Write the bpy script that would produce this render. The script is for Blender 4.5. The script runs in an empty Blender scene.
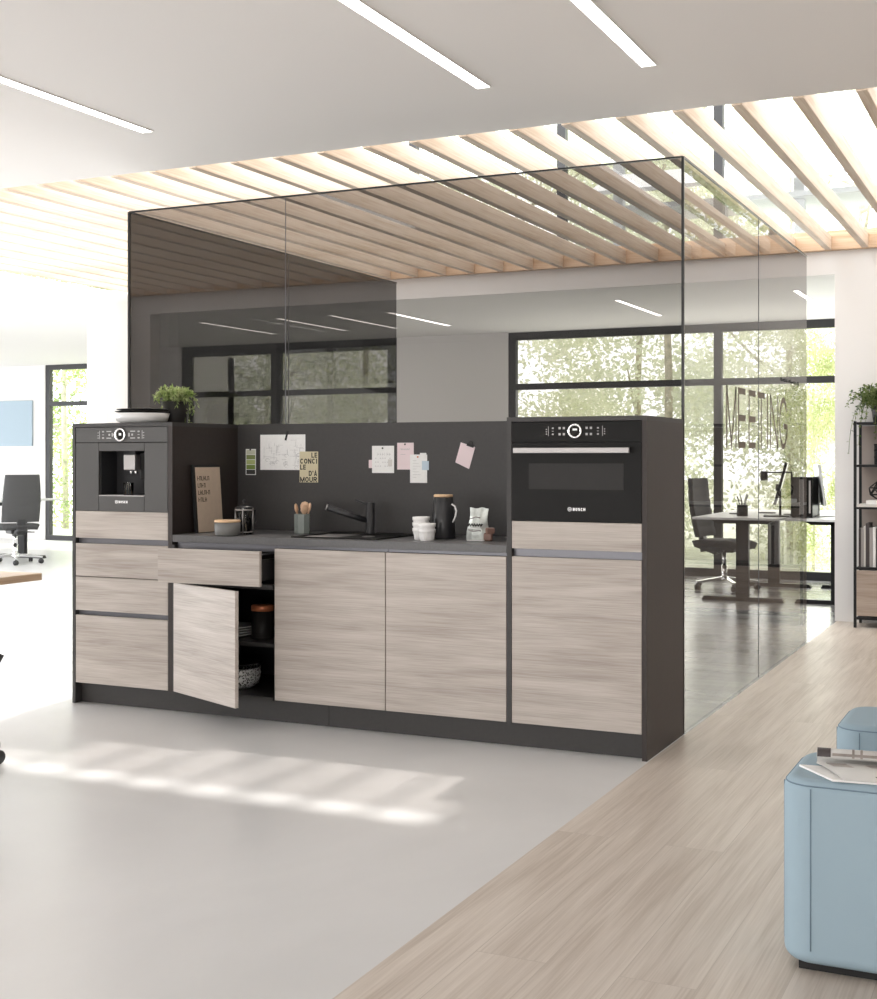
import bpy, bmesh, math, random
from mathutils import Vector, Matrix
random.seed(7)
S = bpy.context.scene
COL = S.collection
PI = math.pi
R = math.radians

# ------------------------------------------------------------------ materials
def nodes(name):
    m = bpy.data.materials.new(name); m.use_nodes = True
    nt = m.node_tree; nt.nodes.clear()
    o = nt.nodes.new('ShaderNodeOutputMaterial')
    return m, nt, o

def plain(name, col, rough=.5, metal=0., spec=.5, noise=.0, nscale=30., emit=None, bump=0.):
    m, nt, o = nodes(name)
    b = nt.nodes.new('ShaderNodeBsdfPrincipled')
    b.inputs['Base Color'].default_value = (*col, 1)
    b.inputs['Roughness'].default_value = rough
    b.inputs['Metallic'].default_value = metal
    b.inputs['Specular IOR Level'].default_value = spec
    if emit:
        b.inputs['Emission Color'].default_value = (*emit[0], 1)
        b.inputs['Emission Strength'].default_value = emit[1]
    if noise or bump:
        tc = nt.nodes.new('ShaderNodeTexCoord'); n = nt.nodes.new('ShaderNodeTexNoise')
        n.inputs['Scale'].default_value = nscale; n.inputs['Detail'].default_value = 5
        nt.links.new(tc.outputs['Object'], n.inputs['Vector'])
        if noise:
            r = nt.nodes.new('ShaderNodeValToRGB')
            r.color_ramp.elements[0].position = .3; r.color_ramp.elements[1].position = .7
            r.color_ramp.elements[0].color = (*[c*(1-noise) for c in col], 1)
            r.color_ramp.elements[1].color = (*[min(1, c*(1+noise)) for c in col], 1)
            nt.links.new(n.outputs['Fac'], r.inputs['Fac']); nt.links.new(r.outputs['Color'], b.inputs['Base Color'])
        if bump:
            bp = nt.nodes.new('ShaderNodeBump'); bp.inputs['Strength'].default_value = bump
            bp.inputs['Distance'].default_value = .004
            nt.links.new(n.outputs['Fac'], bp.inputs['Height']); nt.links.new(bp.outputs['Normal'], b.inputs['Normal'])
    nt.links.new(b.outputs[0], o.inputs[0])
    return m

def wood(name, dark, mid, light, axis='X', scale=1., rough=.5, fine=1., bump=.15, planks=None, pores=.22):
    """streaky grain running along one axis; planks=(width,length) adds board joints"""
    m, nt, o = nodes(name); L = nt.links.new
    tc = nt.nodes.new('ShaderNodeTexCoord'); mp = nt.nodes.new('ShaderNodeMapping')
    L(tc.outputs['Object'], mp.inputs['Vector'])
    s = {'X': (1.1, 14, 14), 'Y': (14, 1.1, 14), 'Z': (14, 14, 1.1)}[axis]
    mp.inputs['Scale'].default_value = [v*scale for v in s]
    vec = mp.outputs['Vector']
    b = nt.nodes.new('ShaderNodeBsdfPrincipled'); b.inputs['Roughness'].default_value = rough
    brick = None
    if planks:
        mp2 = nt.nodes.new('ShaderNodeMapping'); L(tc.outputs['Object'], mp2.inputs['Vector'])
        if axis == 'Y': mp2.inputs['Rotation'].default_value = (0, 0, PI/2)
        brick = nt.nodes.new('ShaderNodeTexBrick'); L(mp2.outputs['Vector'], brick.inputs['Vector'])
        brick.inputs['Scale'].default_value = 1; brick.inputs['Brick Width'].default_value = planks[1]
        brick.inputs['Row Height'].default_value = planks[0]; brick.inputs['Mortar Size'].default_value = .0012
        brick.inputs['Color1'].default_value = (0, 0, 0, 1); brick.inputs['Color2'].default_value = (1, 1, 1, 1)
        brick.inputs['Mortar'].default_value = (.5, .5, .5, 1); brick.inputs['Mortar Smooth'].default_value = .4
        add = nt.nodes.new('ShaderNodeVectorMath'); add.operation = 'MULTIPLY_ADD'
        L(brick.outputs['Color'], add.inputs[0]); add.inputs[1].default_value = (7, 7, 7); L(vec, add.inputs[2])
        vec = add.outputs[0]
    n1 = nt.nodes.new('ShaderNodeTexNoise'); n1.inputs['Scale'].default_value = 1.2; n1.inputs['Detail'].default_value = 8
    n1.inputs['Distortion'].default_value = .6; L(vec, n1.inputs['Vector'])
    mv = nt.nodes.new('ShaderNodeMapping'); mv.inputs['Scale'].default_value = {'X': (1.5, 7, 7), 'Y': (7, 1.5, 7), 'Z': (7, 7, 1.5)}[axis]
    L(vec, mv.inputs['Vector'])
    n2 = nt.nodes.new('ShaderNodeTexNoise'); n2.inputs['Scale'].default_value = 1.6*fine; n2.inputs['Detail'].default_value = 4
    L(mv.outputs['Vector'], n2.inputs['Vector'])
    mix = nt.nodes.new('ShaderNodeMath'); mix.operation = 'MULTIPLY_ADD'
    L(n2.outputs['Fac'], mix.inputs[0]); mix.inputs[1].default_value = .45
    half = nt.nodes.new('ShaderNodeMath'); half.operation = 'MULTIPLY'; half.inputs[1].default_value = .6
    L(n1.outputs['Fac'], half.inputs[0]); L(half.outputs[0], mix.inputs[2])
    mh = nt.nodes.new('ShaderNodeMapping'); mh.inputs['Scale'].default_value = {'X': (4, 14, 14), 'Y': (14, 4, 14), 'Z': (14, 14, 4)}[axis]
    L(vec, mh.inputs['Vector'])
    n3 = nt.nodes.new('ShaderNodeTexNoise'); n3.inputs['Scale'].default_value = 1.3; n3.inputs['Detail'].default_value = 3
    L(mh.outputs['Vector'], n3.inputs['Vector'])
    m3 = nt.nodes.new('ShaderNodeMath'); m3.operation = 'MULTIPLY_ADD'; m3.inputs[1].default_value = pores
    L(n3.outputs['Fac'], m3.inputs[0]); L(mix.outputs[0], m3.inputs[2])
    off = nt.nodes.new('ShaderNodeMath'); off.operation = 'SUBTRACT'; off.inputs[1].default_value = pores*.5
    L(m3.outputs[0], off.inputs[0]); mix = off
    rp = nt.nodes.new('ShaderNodeValToRGB'); cr = rp.color_ramp
    cr.elements[0].position = .36; cr.elements[0].color = (*dark, 1)
    cr.elements[1].position = .68; cr.elements[1].color = (*light, 1)
    e = cr.elements.new(.52); e.color = (*mid, 1)
    L(mix.outputs[0], rp.inputs['Fac'])
    colout = rp.outputs['Color']
    if brick:
        mm = nt.nodes.new('ShaderNodeMix'); mm.data_type = 'RGBA'; mm.blend_type = 'MULTIPLY'
        fac = nt.nodes.new('ShaderNodeMath'); fac.operation = 'MULTIPLY'; fac.inputs[1].default_value = .35
        L(brick.outputs['Fac'], fac.inputs[0]); L(fac.outputs[0], mm.inputs[0])
        L(colout, mm.inputs[6]); mm.inputs[7].default_value = (.35, .3, .26, 1); colout = mm.outputs[2]
    L(colout, b.inputs['Base Color'])
    bp = nt.nodes.new('ShaderNodeBump'); bp.inputs['Strength'].default_value = bump; bp.inputs['Distance'].default_value = .003
    L(mix.outputs[0], bp.inputs['Height']); L(bp.outputs['Normal'], b.inputs['Normal'])
    L(b.outputs[0], o.inputs[0])
    return m

def glass(name, tint, ior=1.45, spec=(1, 1, 1), veil=0.):
    m, nt, o = nodes(name)
    t = nt.nodes.new('ShaderNodeBsdfTransparent'); t.inputs[0].default_value = (*tint, 1)
    g = nt.nodes.new('ShaderNodeBsdfGlossy'); g.inputs['Roughness'].default_value = .0; g.inputs['Color'].default_value = (*spec, 1)
    f = nt.nodes.new('ShaderNodeFresnel'); f.inputs['IOR'].default_value = ior
    mx = nt.nodes.new('ShaderNodeMixShader')
    nt.links.new(f.outputs[0], mx.inputs[0]); nt.links.new(t.outputs[0], mx.inputs[1]); nt.links.new(g.outputs[0], mx.inputs[2])
    out = mx.outputs[0]
    if veil:  # white diffuse mixed in to imitate haze reflected by the pane
        d = nt.nodes.new('ShaderNodeBsdfDiffuse'); d.inputs[0].default_value = (.8, .8, .79, 1)
        m2 = nt.nodes.new('ShaderNodeMixShader'); m2.inputs[0].default_value = veil
        nt.links.new(out, m2.inputs[1]); nt.links.new(d.outputs[0], m2.inputs[2]); out = m2.outputs[0]
    nt.links.new(out, o.inputs[0])
    return m

def leafmat(name, c1, c2, scale=3., trans=.55):
    m, nt, o = nodes(name); L = nt.links.new
    tc = nt.nodes.new('ShaderNodeTexCoord'); n = nt.nodes.new('ShaderNodeTexNoise'); n.inputs['Scale'].default_value = scale
    n.inputs['Detail'].default_value = 3
    L(tc.outputs['Object'], n.inputs['Vector'])
    r = nt.nodes.new('ShaderNodeValToRGB'); r.color_ramp.elements[0].position = .35; r.color_ramp.elements[1].position = .65
    r.color_ramp.elements[0].color = (*c1, 1); r.color_ramp.elements[1].color = (*c2, 1)
    L(n.outputs['Fac'], r.inputs['Fac'])
    d = nt.nodes.new('ShaderNodeBsdfDiffuse'); t = nt.nodes.new('ShaderNodeBsdfTranslucent')
    L(r.outputs['Color'], d.inputs[0]); L(r.outputs['Color'], t.inputs[0])
    mx = nt.nodes.new('ShaderNodeMixShader'); mx.inputs[0].default_value = trans
    L(d.outputs[0], mx.inputs[1]); L(t.outputs[0], mx.inputs[2]); L(mx.outputs[0], o.inputs[0])
    return m

def concrete(name, c1, c2, rough=.3, scale=.6, stretch=(1, 1, 1)):
    m, nt, o = nodes(name); L = nt.links.new
    tc = nt.nodes.new('ShaderNodeTexCoord'); mp = nt.nodes.new('ShaderNodeMapping'); mp.inputs['Scale'].default_value = stretch
    L(tc.outputs['Object'], mp.inputs['Vector'])
    n = nt.nodes.new('ShaderNodeTexNoise'); n.inputs['Scale'].default_value = scale; n.inputs['Detail'].default_value = 9; n.inputs['Roughness'].default_value = .55
    n.inputs['Distortion'].default_value = .4
    L(mp.outputs['Vector'], n.inputs['Vector'])
    r = nt.nodes.new('ShaderNodeValToRGB'); r.color_ramp.elements[0].position = .32; r.color_ramp.elements[1].position = .66
    r.color_ramp.elements[0].color = (*c1, 1); r.color_ramp.elements[1].color = (*c2, 1)
    L(n.outputs['Fac'], r.inputs['Fac'])
    b = nt.nodes.new('ShaderNodeBsdfPrincipled'); L(r.outputs['Color'], b.inputs['Base Color'])
    rr = nt.nodes.new('ShaderNodeMapRange'); rr.inputs['To Min'].default_value = rough*.75; rr.inputs['To Max'].default_value = rough*1.3
    L(n.outputs['Fac'], rr.inputs['Value']); L(rr.outputs[0], b.inputs['Roughness'])
    L(b.outputs[0], o.inputs[0])
    return m

M = dict(
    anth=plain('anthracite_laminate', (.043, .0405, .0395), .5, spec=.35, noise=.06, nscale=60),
    anth_side=plain('anthracite_side', (.034, .026, .0235), .5, spec=.35, noise=.06, nscale=60),  # darker copy: weak light on right-facing sides put into the colour
    black_in=plain('cabinet_inside', (.018, .018, .02), .6),
    channel=plain('recessed_grip', (.14, .14, .155), .35, metal=.5),
    worktop=plain('worktop_laminate', (.085, .083, .085), .4, noise=.1, nscale=90),
    veneer=wood('oak_veneer', (.315, .27, .24), (.425, .378, .34), (.52, .473, .435), 'X', 1.2, .5, fine=1.3),
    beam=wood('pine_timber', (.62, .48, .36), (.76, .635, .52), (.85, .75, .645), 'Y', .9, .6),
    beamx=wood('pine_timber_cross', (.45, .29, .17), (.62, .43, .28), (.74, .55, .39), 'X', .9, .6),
    oakfloor=wood('oak_floor', (.46, .392, .33), (.565, .498, .435), (.645, .58, .515), 'Y', .9, .4, bump=.3, planks=(.19, 2.2)),
    tabletop=wood('oak_table', (.42, .28, .18), (.55, .40, .27), (.65, .5, .36), 'Y', 1, .4),
    concrete=concrete('polished_concrete', (.58, .58, .58), (.70, .70, .70), .33),
    greyfloor=concrete('grey_floor', (.13, .13, .135), (.34, .335, .33), .24, .9, (.55, 5, 1)),
    white=plain('white_plaster', (.78, .765, .75), .8),
    ceil=plain('white_ceiling', (.83, .81, .795), .85),
    strip=plain('lit_strip', (1, 1, 1), .5, emit=((1, .98, .95), 8.)),
    black=plain('black_metal', (.012, .012, .013), .45, spec=.3),
    frame=plain('window_frame', (.025, .025, .027), .45),
    gloss=plain('black_glass', (.0085, .008, .0075), .4, spec=.12),
    gloss2=plain('grey_black_glass', (.066, .064, .063), .35, spec=.4),  # black glass lightened, reflected light put into the base colour
    ovenwin=plain('oven_window', (.020, .0185, .0175), .35, spec=.15),
    steel=plain('brushed_steel', (.36, .345, .34), .45, metal=.7),
    chrome=plain('polished_aluminium', (.78, .78, .78), .15, metal=1.),
    print_w=plain('white_print', (.85, .85, .85), .6, emit=((1, 1, 1), .15)),  # white print with a faint glow added
    print_g=plain('grey_print', (.40, .40, .40), .6),
    paper=plain('white_paper', (.80, .80, .79), .8, noise=.03, nscale=60),
    pencil=plain('pencil_lines', (.36, .36, .37), .8),
    pink=plain('pink_paper', (.74, .62, .64), .8),
    bluep=plain('pale_blue_paper', (.50, .60, .68), .8),
    yellow=plain('pale_yellow_card', (.60, .54, .37), .7),
    ink=plain('black_ink', (.012, .012, .012), .7),
    kraft=plain('beige_card', (.60, .48, .37), .7, noise=.04),
    g1=plain('swatch_sage', (.52, .54, .42), .7), g2=plain('swatch_green', (.19, .23, .08), .7),
    g3=plain('swatch_lime', (.36, .42, .16), .7), g4=plain('swatch_leaf', (.17, .24, .05), .7), g5=plain('swatch_dark', (.03, .03, .025), .7),
    stone=plain('grey_green_stoneware', (.21, .235, .22), .55, noise=.06),
    stone2=plain('dark_grey_stoneware', (.15, .15, .145), .55, noise=.06),
    woodlid=plain('light_wood', (.66, .45, .27), .5, noise=.12, nscale=20),
    spoonw=plain('spoon_wood', (.66, .44, .29), .55, noise=.12, nscale=20),
    china=plain('white_porcelain', (.80, .79, .78), .25),
    chinag=plain('grey_porcelain', (.48, .47, .47), .4),
    jug=plain('black_matt_jug', (.022, .022, .024), .33),
    foil=plain('silver_bag', (.58, .61, .58), .35, metal=.3, noise=.35, nscale=22),
    choc=plain('brown_chocolate', (.23, .13, .10), .5),
    coffee=plain('coffee', (.80, .60, .40), .4),
    copper=plain('copper_lid', (.55, .18, .08), .4, metal=.3),
    clear=glass('clear_glass', (.93, .95, .94)),
    smoke=glass('smoked_glass', (.32, .305, .295), 1.27),
    smoke_dark=glass('smoked_glass_side', (.19, .185, .18), 1.2),
    smoke_right=glass('smoked_glass_right', (.40, .385, .375), 1.13, veil=.022),
    winglass=glass('window_glass', (.97, .985, .975), 1.25),
    edge=plain('glass_edge', (.01, .01, .01), .3),
    taupe=plain('taupe_vinyl', (.15, .125, .10), .6),
    pouf=plain('blue_upholstery', (.285, .385, .455), .75, bump=.1, nscale=400),
    seam=plain('blue_seam', (.15, .22, .28), .8),
    bluewall=plain('blue_felt', (.40, .50, .58), .85),
    fabric=plain('charcoal_fabric', (.035, .035, .037), .8, bump=.1, nscale=300),
    fabric_l=plain('grey_fabric', (.06, .06, .061), .8, bump=.1, nscale=300),
    plastic=plain('dark_plastic', (.022, .022, .024), .4),
    desktop=plain('white_desktop', (.72, .72, .71), .4),
    screen=plain('screen_black', (.014, .014, .016), .12),
    silver=plain('silver_shell', (.66, .66, .66), .4),
    soil=plain('soil', (.05, .035, .02), .9),
    leaf_a=leafmat('leaf_light', (.24, .34, .09), (.62, .68, .36), 25, .3),
    leaf_b=leafmat('leaf_dark', (.05, .10, .03), (.32, .38, .16), 25, .3),
    tree_a=leafmat('tree_leaf_yellow', (.78, .80, .66), (.92, .92, .82), 1.1),  # leaves paled: outdoor brightness behind tinted panes put into the colour
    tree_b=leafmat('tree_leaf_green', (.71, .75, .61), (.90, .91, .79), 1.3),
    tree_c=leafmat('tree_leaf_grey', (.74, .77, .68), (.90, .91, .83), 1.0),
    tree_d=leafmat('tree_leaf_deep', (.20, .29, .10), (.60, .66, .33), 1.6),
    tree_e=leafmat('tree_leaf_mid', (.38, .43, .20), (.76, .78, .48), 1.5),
    bark=plain('bark', (.50, .46, .38), .9, noise=.3, nscale=9),
    grass=plain('grass', (.60, .61, .52), .9, noise=.3, nscale=4),
    steelpale=plain('pale_steelwork', (.52, .53, .54), .5),
    mag1=plain('magazine_page', (.50, .49, .47), .45, noise=.10, nscale=9),
    mag2=plain('magazine_print', (.25, .22, .20), .45, noise=.4, nscale=18),
    bookd=plain('book_dark', (.06, .05, .05), .6), bookg=plain('book_grey', (.33, .31, .30), .6), bookl=plain('book_light', (.62, .60, .57), .6),
    shelfwood=wood('shelf_oak', (.26, .20, .16), (.36, .29, .24), (.45, .37, .31), 'X', 1.2, .5),
)
def pattern():
    m, nt, o = nodes('dotted_bowl'); L = nt.links.new
    tc = nt.nodes.new('ShaderNodeTexCoord'); v = nt.nodes.new('ShaderNodeTexVoronoi'); v.inputs['Scale'].default_value = 110
    L(tc.outputs['Object'], v.inputs['Vector'])
    r = nt.nodes.new('ShaderNodeValToRGB'); r.color_ramp.interpolation = 'CONSTANT'
    r.color_ramp.elements[0].color = (.02, .02, .02, 1); r.color_ramp.elements[1].position = .42; r.color_ramp.elements[1].color = (.75, .75, .74, 1)
    L(v.outputs['Distance'], r.inputs['Fac'])
    b = nt.nodes.new('ShaderNodeBsdfPrincipled'); b.inputs['Roughness'].default_value = .35
    L(r.outputs['Color'], b.inputs['Base Color']); L(b.outputs[0], o.inputs[0]); return m
M['dots'] = pattern()

# ------------------------------------------------------------------ mesh builder
class MB:
    def __init__(s): s.bm = bmesh.new()
    def _bevel(s, geom, w, seg):
        if w > 0:
            es = list({e for f in geom for e in f.edges})
            bmesh.ops.bevel(s.bm, geom=es, offset=w, segments=seg, profile=.5, affect='EDGES')
    def box(s, x0, x1, y0, y1, z0, z1, bev=0., seg=2, mat=None):
        b = bmesh.new()
        vs = [b.verts.new((x, y, z)) for x in (x0, x1) for y in (y0, y1) for z in (z0, z1)]
        for f in ((0, 1, 3, 2), (4, 6, 7, 5), (0, 4, 5, 1), (2, 3, 7, 6), (0, 2, 6, 4), (1, 5, 7, 3)):
            b.faces.new([vs[i] for i in f])
        if bev: bmesh.ops.bevel(b, geom=list(b.edges), offset=bev, segments=seg, profile=.5, affect='EDGES')
        s.merge(b, mat); return s
    def merge(s, b, mat=None):
        bmesh.ops.recalc_face_normals(b, faces=list(b.faces))
        if mat is not None:
            for v in b.verts: v.co = mat @ v.co
        b.verts.index_update()
        nv = [s.bm.verts.new(v.co) for v in b.verts]
        for f in b.faces:
            try:
                nf = s.bm.faces.new([nv[v.index] for v in f.verts]); nf.smooth = f.smooth
            except ValueError: pass
        b.free()
    def obox(s, c, size, rot=(0, 0, 0), bev=0., seg=2):
        from mathutils import Euler
        mt = Matrix.Translation(c) @ Euler(rot).to_matrix().to_4x4()
        x, y, z = [v/2 for v in size]
        return s.box(-x, x, -y, y, -z, z, bev, seg, mt)
    def tube(s, pts, r, n=10, caps=True, smooth=True):
        pts = [Vector(p) for p in pts]
        rs = r if isinstance(r, (list, tuple)) else [r]*len(pts)
        rings = []; prev = None
        for i, p in enumerate(pts):
            t = (pts[min(i+1, len(pts)-1)] - pts[max(i-1, 0)]).normalized()
            if prev is None:
                a = Vector((0, 0, 1)) if abs(t.z) < .9 else Vector((1, 0, 0))
                u = t.cross(a).normalized()
            else:
                u = (prev - t*prev.dot(t)).normalized()
            prev = u; w = t.cross(u)
            rings.append([s.bm.verts.new(p + (u*math.cos(2*PI*k/n) + w*math.sin(2*PI*k/n))*rs[i]) for k in range(n)])
        for a, b in zip(rings, rings[1:]):
            for k in range(n):
                f = s.bm.faces.new((a[k], a[(k+1) % n], b[(k+1) % n], b[k])); f.smooth = smooth
        if caps:
            s.bm.faces.new(rings[0][::-1]); s.bm.faces.new(rings[-1])
        return s
    def lathe(s, prof, c=(0, 0, 0), n=32, mat=None, smooth=True, flute=0, fl_n=0):
        b = bmesh.new(); rings = []
        for r, z in prof:
            if r < 1e-6: rings.append([b.verts.new((0, 0, z))])
            else:
                ring = []
                for k in range(n):
                    a = 2*PI*k/n; rr = r*(1 - (flute if (fl_n and k % 2) else 0))
                    ring.append(b.verts.new((rr*math.cos(a), rr*math.sin(a), z)))
                rings.append(ring)
        for a, c2 in zip(rings, rings[1:]):
            for k in range(n):
                k2 = (k+1) % n
                if len(a) == 1 and len(c2) == 1: continue
                if len(a) == 1: f = b.faces.new((a[0], c2[k], c2[k2]))
                elif len(c2) == 1: f = b.faces.new((a[k], a[k2], c2[0]))
                else: f = b.faces.new((a[k], a[k2], c2[k2], c2[k]))
                f.smooth = smooth
        mt = Matrix.Translation(c) @ (mat if mat is not None else Matrix.Identity(4))
        s.merge(b, mt); return s
    def prism(s, poly, h, mat=None, bev=0.):
        """polygon in XY extruded 0..h in Z"""
        b = bmesh.new()
        lo = [b.verts.new((x, y, 0)) for x, y in poly]; hi = [b.verts.new((x, y, h)) for x, y in poly]
        b.faces.new(lo[::-1]); b.faces.new(hi)
        for k in range(len(poly)):
            k2 = (k+1) % len(poly); b.faces.new((lo[k], lo[k2], hi[k2], hi[k]))
        if bev: bmesh.ops.bevel(b, geom=list(b.edges), offset=bev, segments=2, profile=.5, affect='EDGES')
        s.merge(b, mat); return s
    def quad(s, a, b, c, d):
        s.bm.faces.new([s.bm.verts.new(p) for p in (a, b, c, d)]); return s
    def sheet(s, grid):
        vs = [[s.bm.verts.new(p) for p in row] for row in grid]
        for a, b in zip(vs, vs[1:]):
            for k in range(len(a)-1):
                f = s.bm.faces.new((a[k], a[k+1], b[k+1], b[k])); f.smooth = True
        return s
    def build(s, name, mat, parent=None, recalc=False, solidify=0.):
        if recalc: bmesh.ops.recalc_face_normals(s.bm, faces=list(s.bm.faces))
        me = bpy.data.meshes.new(name); s.bm.to_mesh(me); s.bm.free()
        me.materials.append(M[mat] if isinstance(mat, str) else mat)
        o = bpy.data.objects.new(name, me); COL.objects.link(o)
        if parent is not None: o.parent = parent
        if solidify:
            md = o.modifiers.new('solidify', 'SOLIDIFY'); md.thickness = solidify; md.offset = 0
        return o

def tag(o, label, cat, group=None, kind=None):
    o['label'] = label; o['category'] = cat
    if group: o['group'] = group
    if kind: o['kind'] = kind
    return o
def thing(name, label, cat, loc=(0, 0, 0), rz=0, group=None):
    o = bpy.data.objects.new(name, None); COL.objects.link(o); o.empty_display_size = .1
    o.location = loc; o.rotation_euler = (0, 0, rz)
    return tag(o, label, cat, group)
def struct(name, mb, mat, parent=None):
    o = mb.build(name, mat, parent)
    if parent is None: o['kind'] = 'structure'
    return o
def dup(root, loc=None, rz=None, label=None, group=None):
    r = root.copy(); COL.objects.link(r)
    if loc is not None: r.location = loc
    if rz is not None: r.rotation_euler = (0, 0, rz)
    if label: r['label'] = label
    if group: r['group'] = group
    for ch in list(root.children):
        c = ch.copy(); COL.objects.link(c); c.parent = r
        for g in list(ch.children):
            d = g.copy(); COL.objects.link(d); d.parent = c
    return r

def text(name, strs, size, mat, parent, loc, rot=(PI/2, 0, 0), align='LEFT', bold=0., line=.8, width=None, height=None, depth=.0006):
    """lettering as a mesh. rot pi/2 about X: reads along +X facing -Y"""
    cu = bpy.data.curves.new(name, 'FONT'); cu.body = strs; cu.size = size; cu.align_x = align
    cu.offset = bold; cu.space_line = line; cu.extrude = depth/2; cu.resolution_u = 3
    t = bpy.data.objects.new('tmp_text', cu); COL.objects.link(t)
    dg = bpy.context.evaluated_depsgraph_get(); dg.update()
    me = bpy.data.meshes.new_from_object(t.evaluated_get(dg)); me.name = name
    bpy.data.objects.remove(t); bpy.data.curves.remove(cu)
    if width or height:
        xs = [v.co.x for v in me.vertices]; ys = [v.co.y for v in me.vertices]
        sx = width/(max(xs)-min(xs)) if width else 1; sy = height/(max(ys)-min(ys)) if height else 1
        x0, y0 = min(xs), min(ys)
        for v in me.vertices: v.co.x = (v.co.x-x0)*sx; v.co.y = (v.co.y-y0)*sy
    me.materials.clear(); me.materials.append(M[mat])
    o = bpy.data.objects.new(name, me); COL.objects.link(o); o.parent = parent
    o.location = loc; o.rotation_euler = rot
    return o

def ribbon(mb, pts, w, f):
    """flat stroke of even width w through 2-D points, mapped by f to 3-D"""
    ps = [Vector((a, b, 0)) for a, b in pts]; lo = []; hi = []
    for i, p in enumerate(ps):
        d1 = (p-ps[i-1]).normalized() if i else (ps[1]-p).normalized()
        d2 = (ps[i+1]-p).normalized() if i < len(ps)-1 else d1
        n1 = Vector((-d1.y, d1.x, 0)); n2 = Vector((-d2.y, d2.x, 0)); n = (n1+n2).normalized()
        k = w/2/max(.35, n.dot(n1)); lo.append(f(p-n*k)); hi.append(f(p+n*k))
    for a, b, c_, d in zip(lo, lo[1:], hi[1:], hi): mb.quad(a, b, c_, d)
def strokes(ch, wd, pw):
    """strokes of a capital of height 1 and width wd for pen width pw"""
    h = pw/2; cx = wd/2; rx = cx-h
    def arc(a0, a1, n=14, y=.5, ry=None, x=cx, rx_=None):
        return [(x+(rx if rx_ is None else rx_)*math.cos(a0+(a1-a0)*q/n), y+(.5-h if ry is None else ry)*math.sin(a0+(a1-a0)*q/n)) for q in range(n+1)]
    bar = lambda y, a=pw, b=wd: [(a, y), (b, y)]
    stem = [(h, 0), (h, 1)]; stem2 = [(wd-h, 0), (wd-h, 1)]
    q = (.5-h)/2
    return {'M': [stem, stem2, [(h, 1-h*.3), (cx, .06), (wd-h, 1-h*.3)]], 'E': [stem, bar(h), bar(.5), bar(1-h)], 'L': [stem, bar(h)],
            'T': [[(0, 1-h), (wd, 1-h)], [(cx, 0), (cx, 1-pw)]], 'I': [[(cx, 0), (cx, 1)]], 'N': [stem, stem2, [(h, 1-h*.3), (wd-h, h*.3)]],
            'G': [arc(.55, 5.45, 22) + [(wd-h, .30)], [(wd-h, .22), (wd-h, .47)], [(wd*.55, .44), (wd-pw, .44)]],
            'C': [arc(.75, 5.53, 20)], 'O': [arc(0, 2*PI, 26)], 'D': [stem, [(pw, h), (cx, h)] + arc(-PI/2, PI/2, 12) [1:] + [(pw, 1-h)]],
            'A': [[(h, 0), (cx, 1-h*.3), (wd-h, 0)], [(wd*.22, .28), (wd*.78, .28)]], "'": [[(cx, .68), (cx, 1)]],
            'U': [[(h, 1), (h, .4)] + arc(PI, 2*PI, 12, .4, .4-h)[1:] + [(wd-h, 1)]],
            'R': [stem, [(pw, 1-h), (cx, 1-h)] + arc(PI/2, -PI/2, 8, 1-h-q, q)[1:] + [(pw, .5)], [(cx, .5), (wd-h, 0)]],
            'B': [stem, [(pw, 1-h), (cx, 1-h)] + arc(PI/2, -PI/2, 8, 1-h-q, q)[1:] + [(pw, .5)], [(cx, .5)] + arc(PI/2, -PI/2, 8, h+q, q)[1:] + [(pw, h)]],
            'S': [arc(.5, 1.5*PI, 10, 1-h-q, q) + arc(PI/2, -PI*.85, 10, h+q, q)[1:]], 'H': [stem, stem2, bar(.5, pw, wd-pw)]}[ch]
def word(name, txt, mat, parent, x, y, z, width, height, pw=.17, gap=.12):
    """capitals on the plane Y=y, from x, baseline z"""
    rel = {'I': .35, "'": .3, 'M': 1.25}; tot = sum(rel.get(c, 1) for c in txt); asp = width/height
    w1 = (asp-gap*(len(txt)-1))/tot; mb = MB(); cx = 0
    for ch in txt:
        wd = w1*rel.get(ch, 1)
        for st in strokes(ch, wd, min(pw, wd)): ribbon(mb, st, min(pw, wd), lambda p: (x+(cx+p.x)*height, y, z+p.y*height))
        cx += wd+gap
    return mb.build(name, mat, parent)

# ================================================================== SETTING
H = 2.857; LZ = 2.674; GX0 = -.118
XW = -3.70          # left edge of the timber field
HY = 5.14           # front face of the header wall
def bx(*a, **k): return MB().box(*a, **k)

struct('floor', bx(-14, 3.045, -10, .60, -.1, 0).box(-14, GX0, .60, 5.14, -.1, 0).box(-14, -3.6, 5.14, 10.4, -.1, 0), 'concrete')
struct('floor_oak', bx(3.045, 9, -10, 5.14, -.1, 0), 'oakfloor')
struct('floor_rear', bx(GX0, 3.045, .60, 5.14, -.1, 0).box(-3.6, 3.045, 5.14, 8.7, -.1, 0).box(3.045, 9, 5.14, 8.7, -.1, 0), 'greyfloor')
struct('ground', bx(-60, 60, 10.4, 70, -.25, -.15).box(-3.6, 60, 8.7, 10.4, -.25, -.15), 'grass')
# front ceiling slab
struct('ceiling', bx(-14, 9, -10, .63, H, H+.3), 'ceil')
struct('ceiling_rear', bx(-4.3, 9, HY+.15, 8.6, LZ, LZ+.28), 'white')
struct('ceiling_left', bx(-14, -6.05, HY+.15, 10.3, LZ, LZ+.28).box(-6.05, -4.3, HY+.15, 8.6, LZ, LZ+.28).box(-14, -6.6, .63, HY, H, H+.28), 'white')
# header wall with two openings
hw = bx(3.031, 9, HY, HY+.15, 0, H+.12).box(-14, 3.031, HY, HY+.15, LZ, H+.02)
hw.box(-3.70, -3.493, HY, HY+.15, 0, LZ)
struct('wall_rear', hw, 'white')
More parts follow.
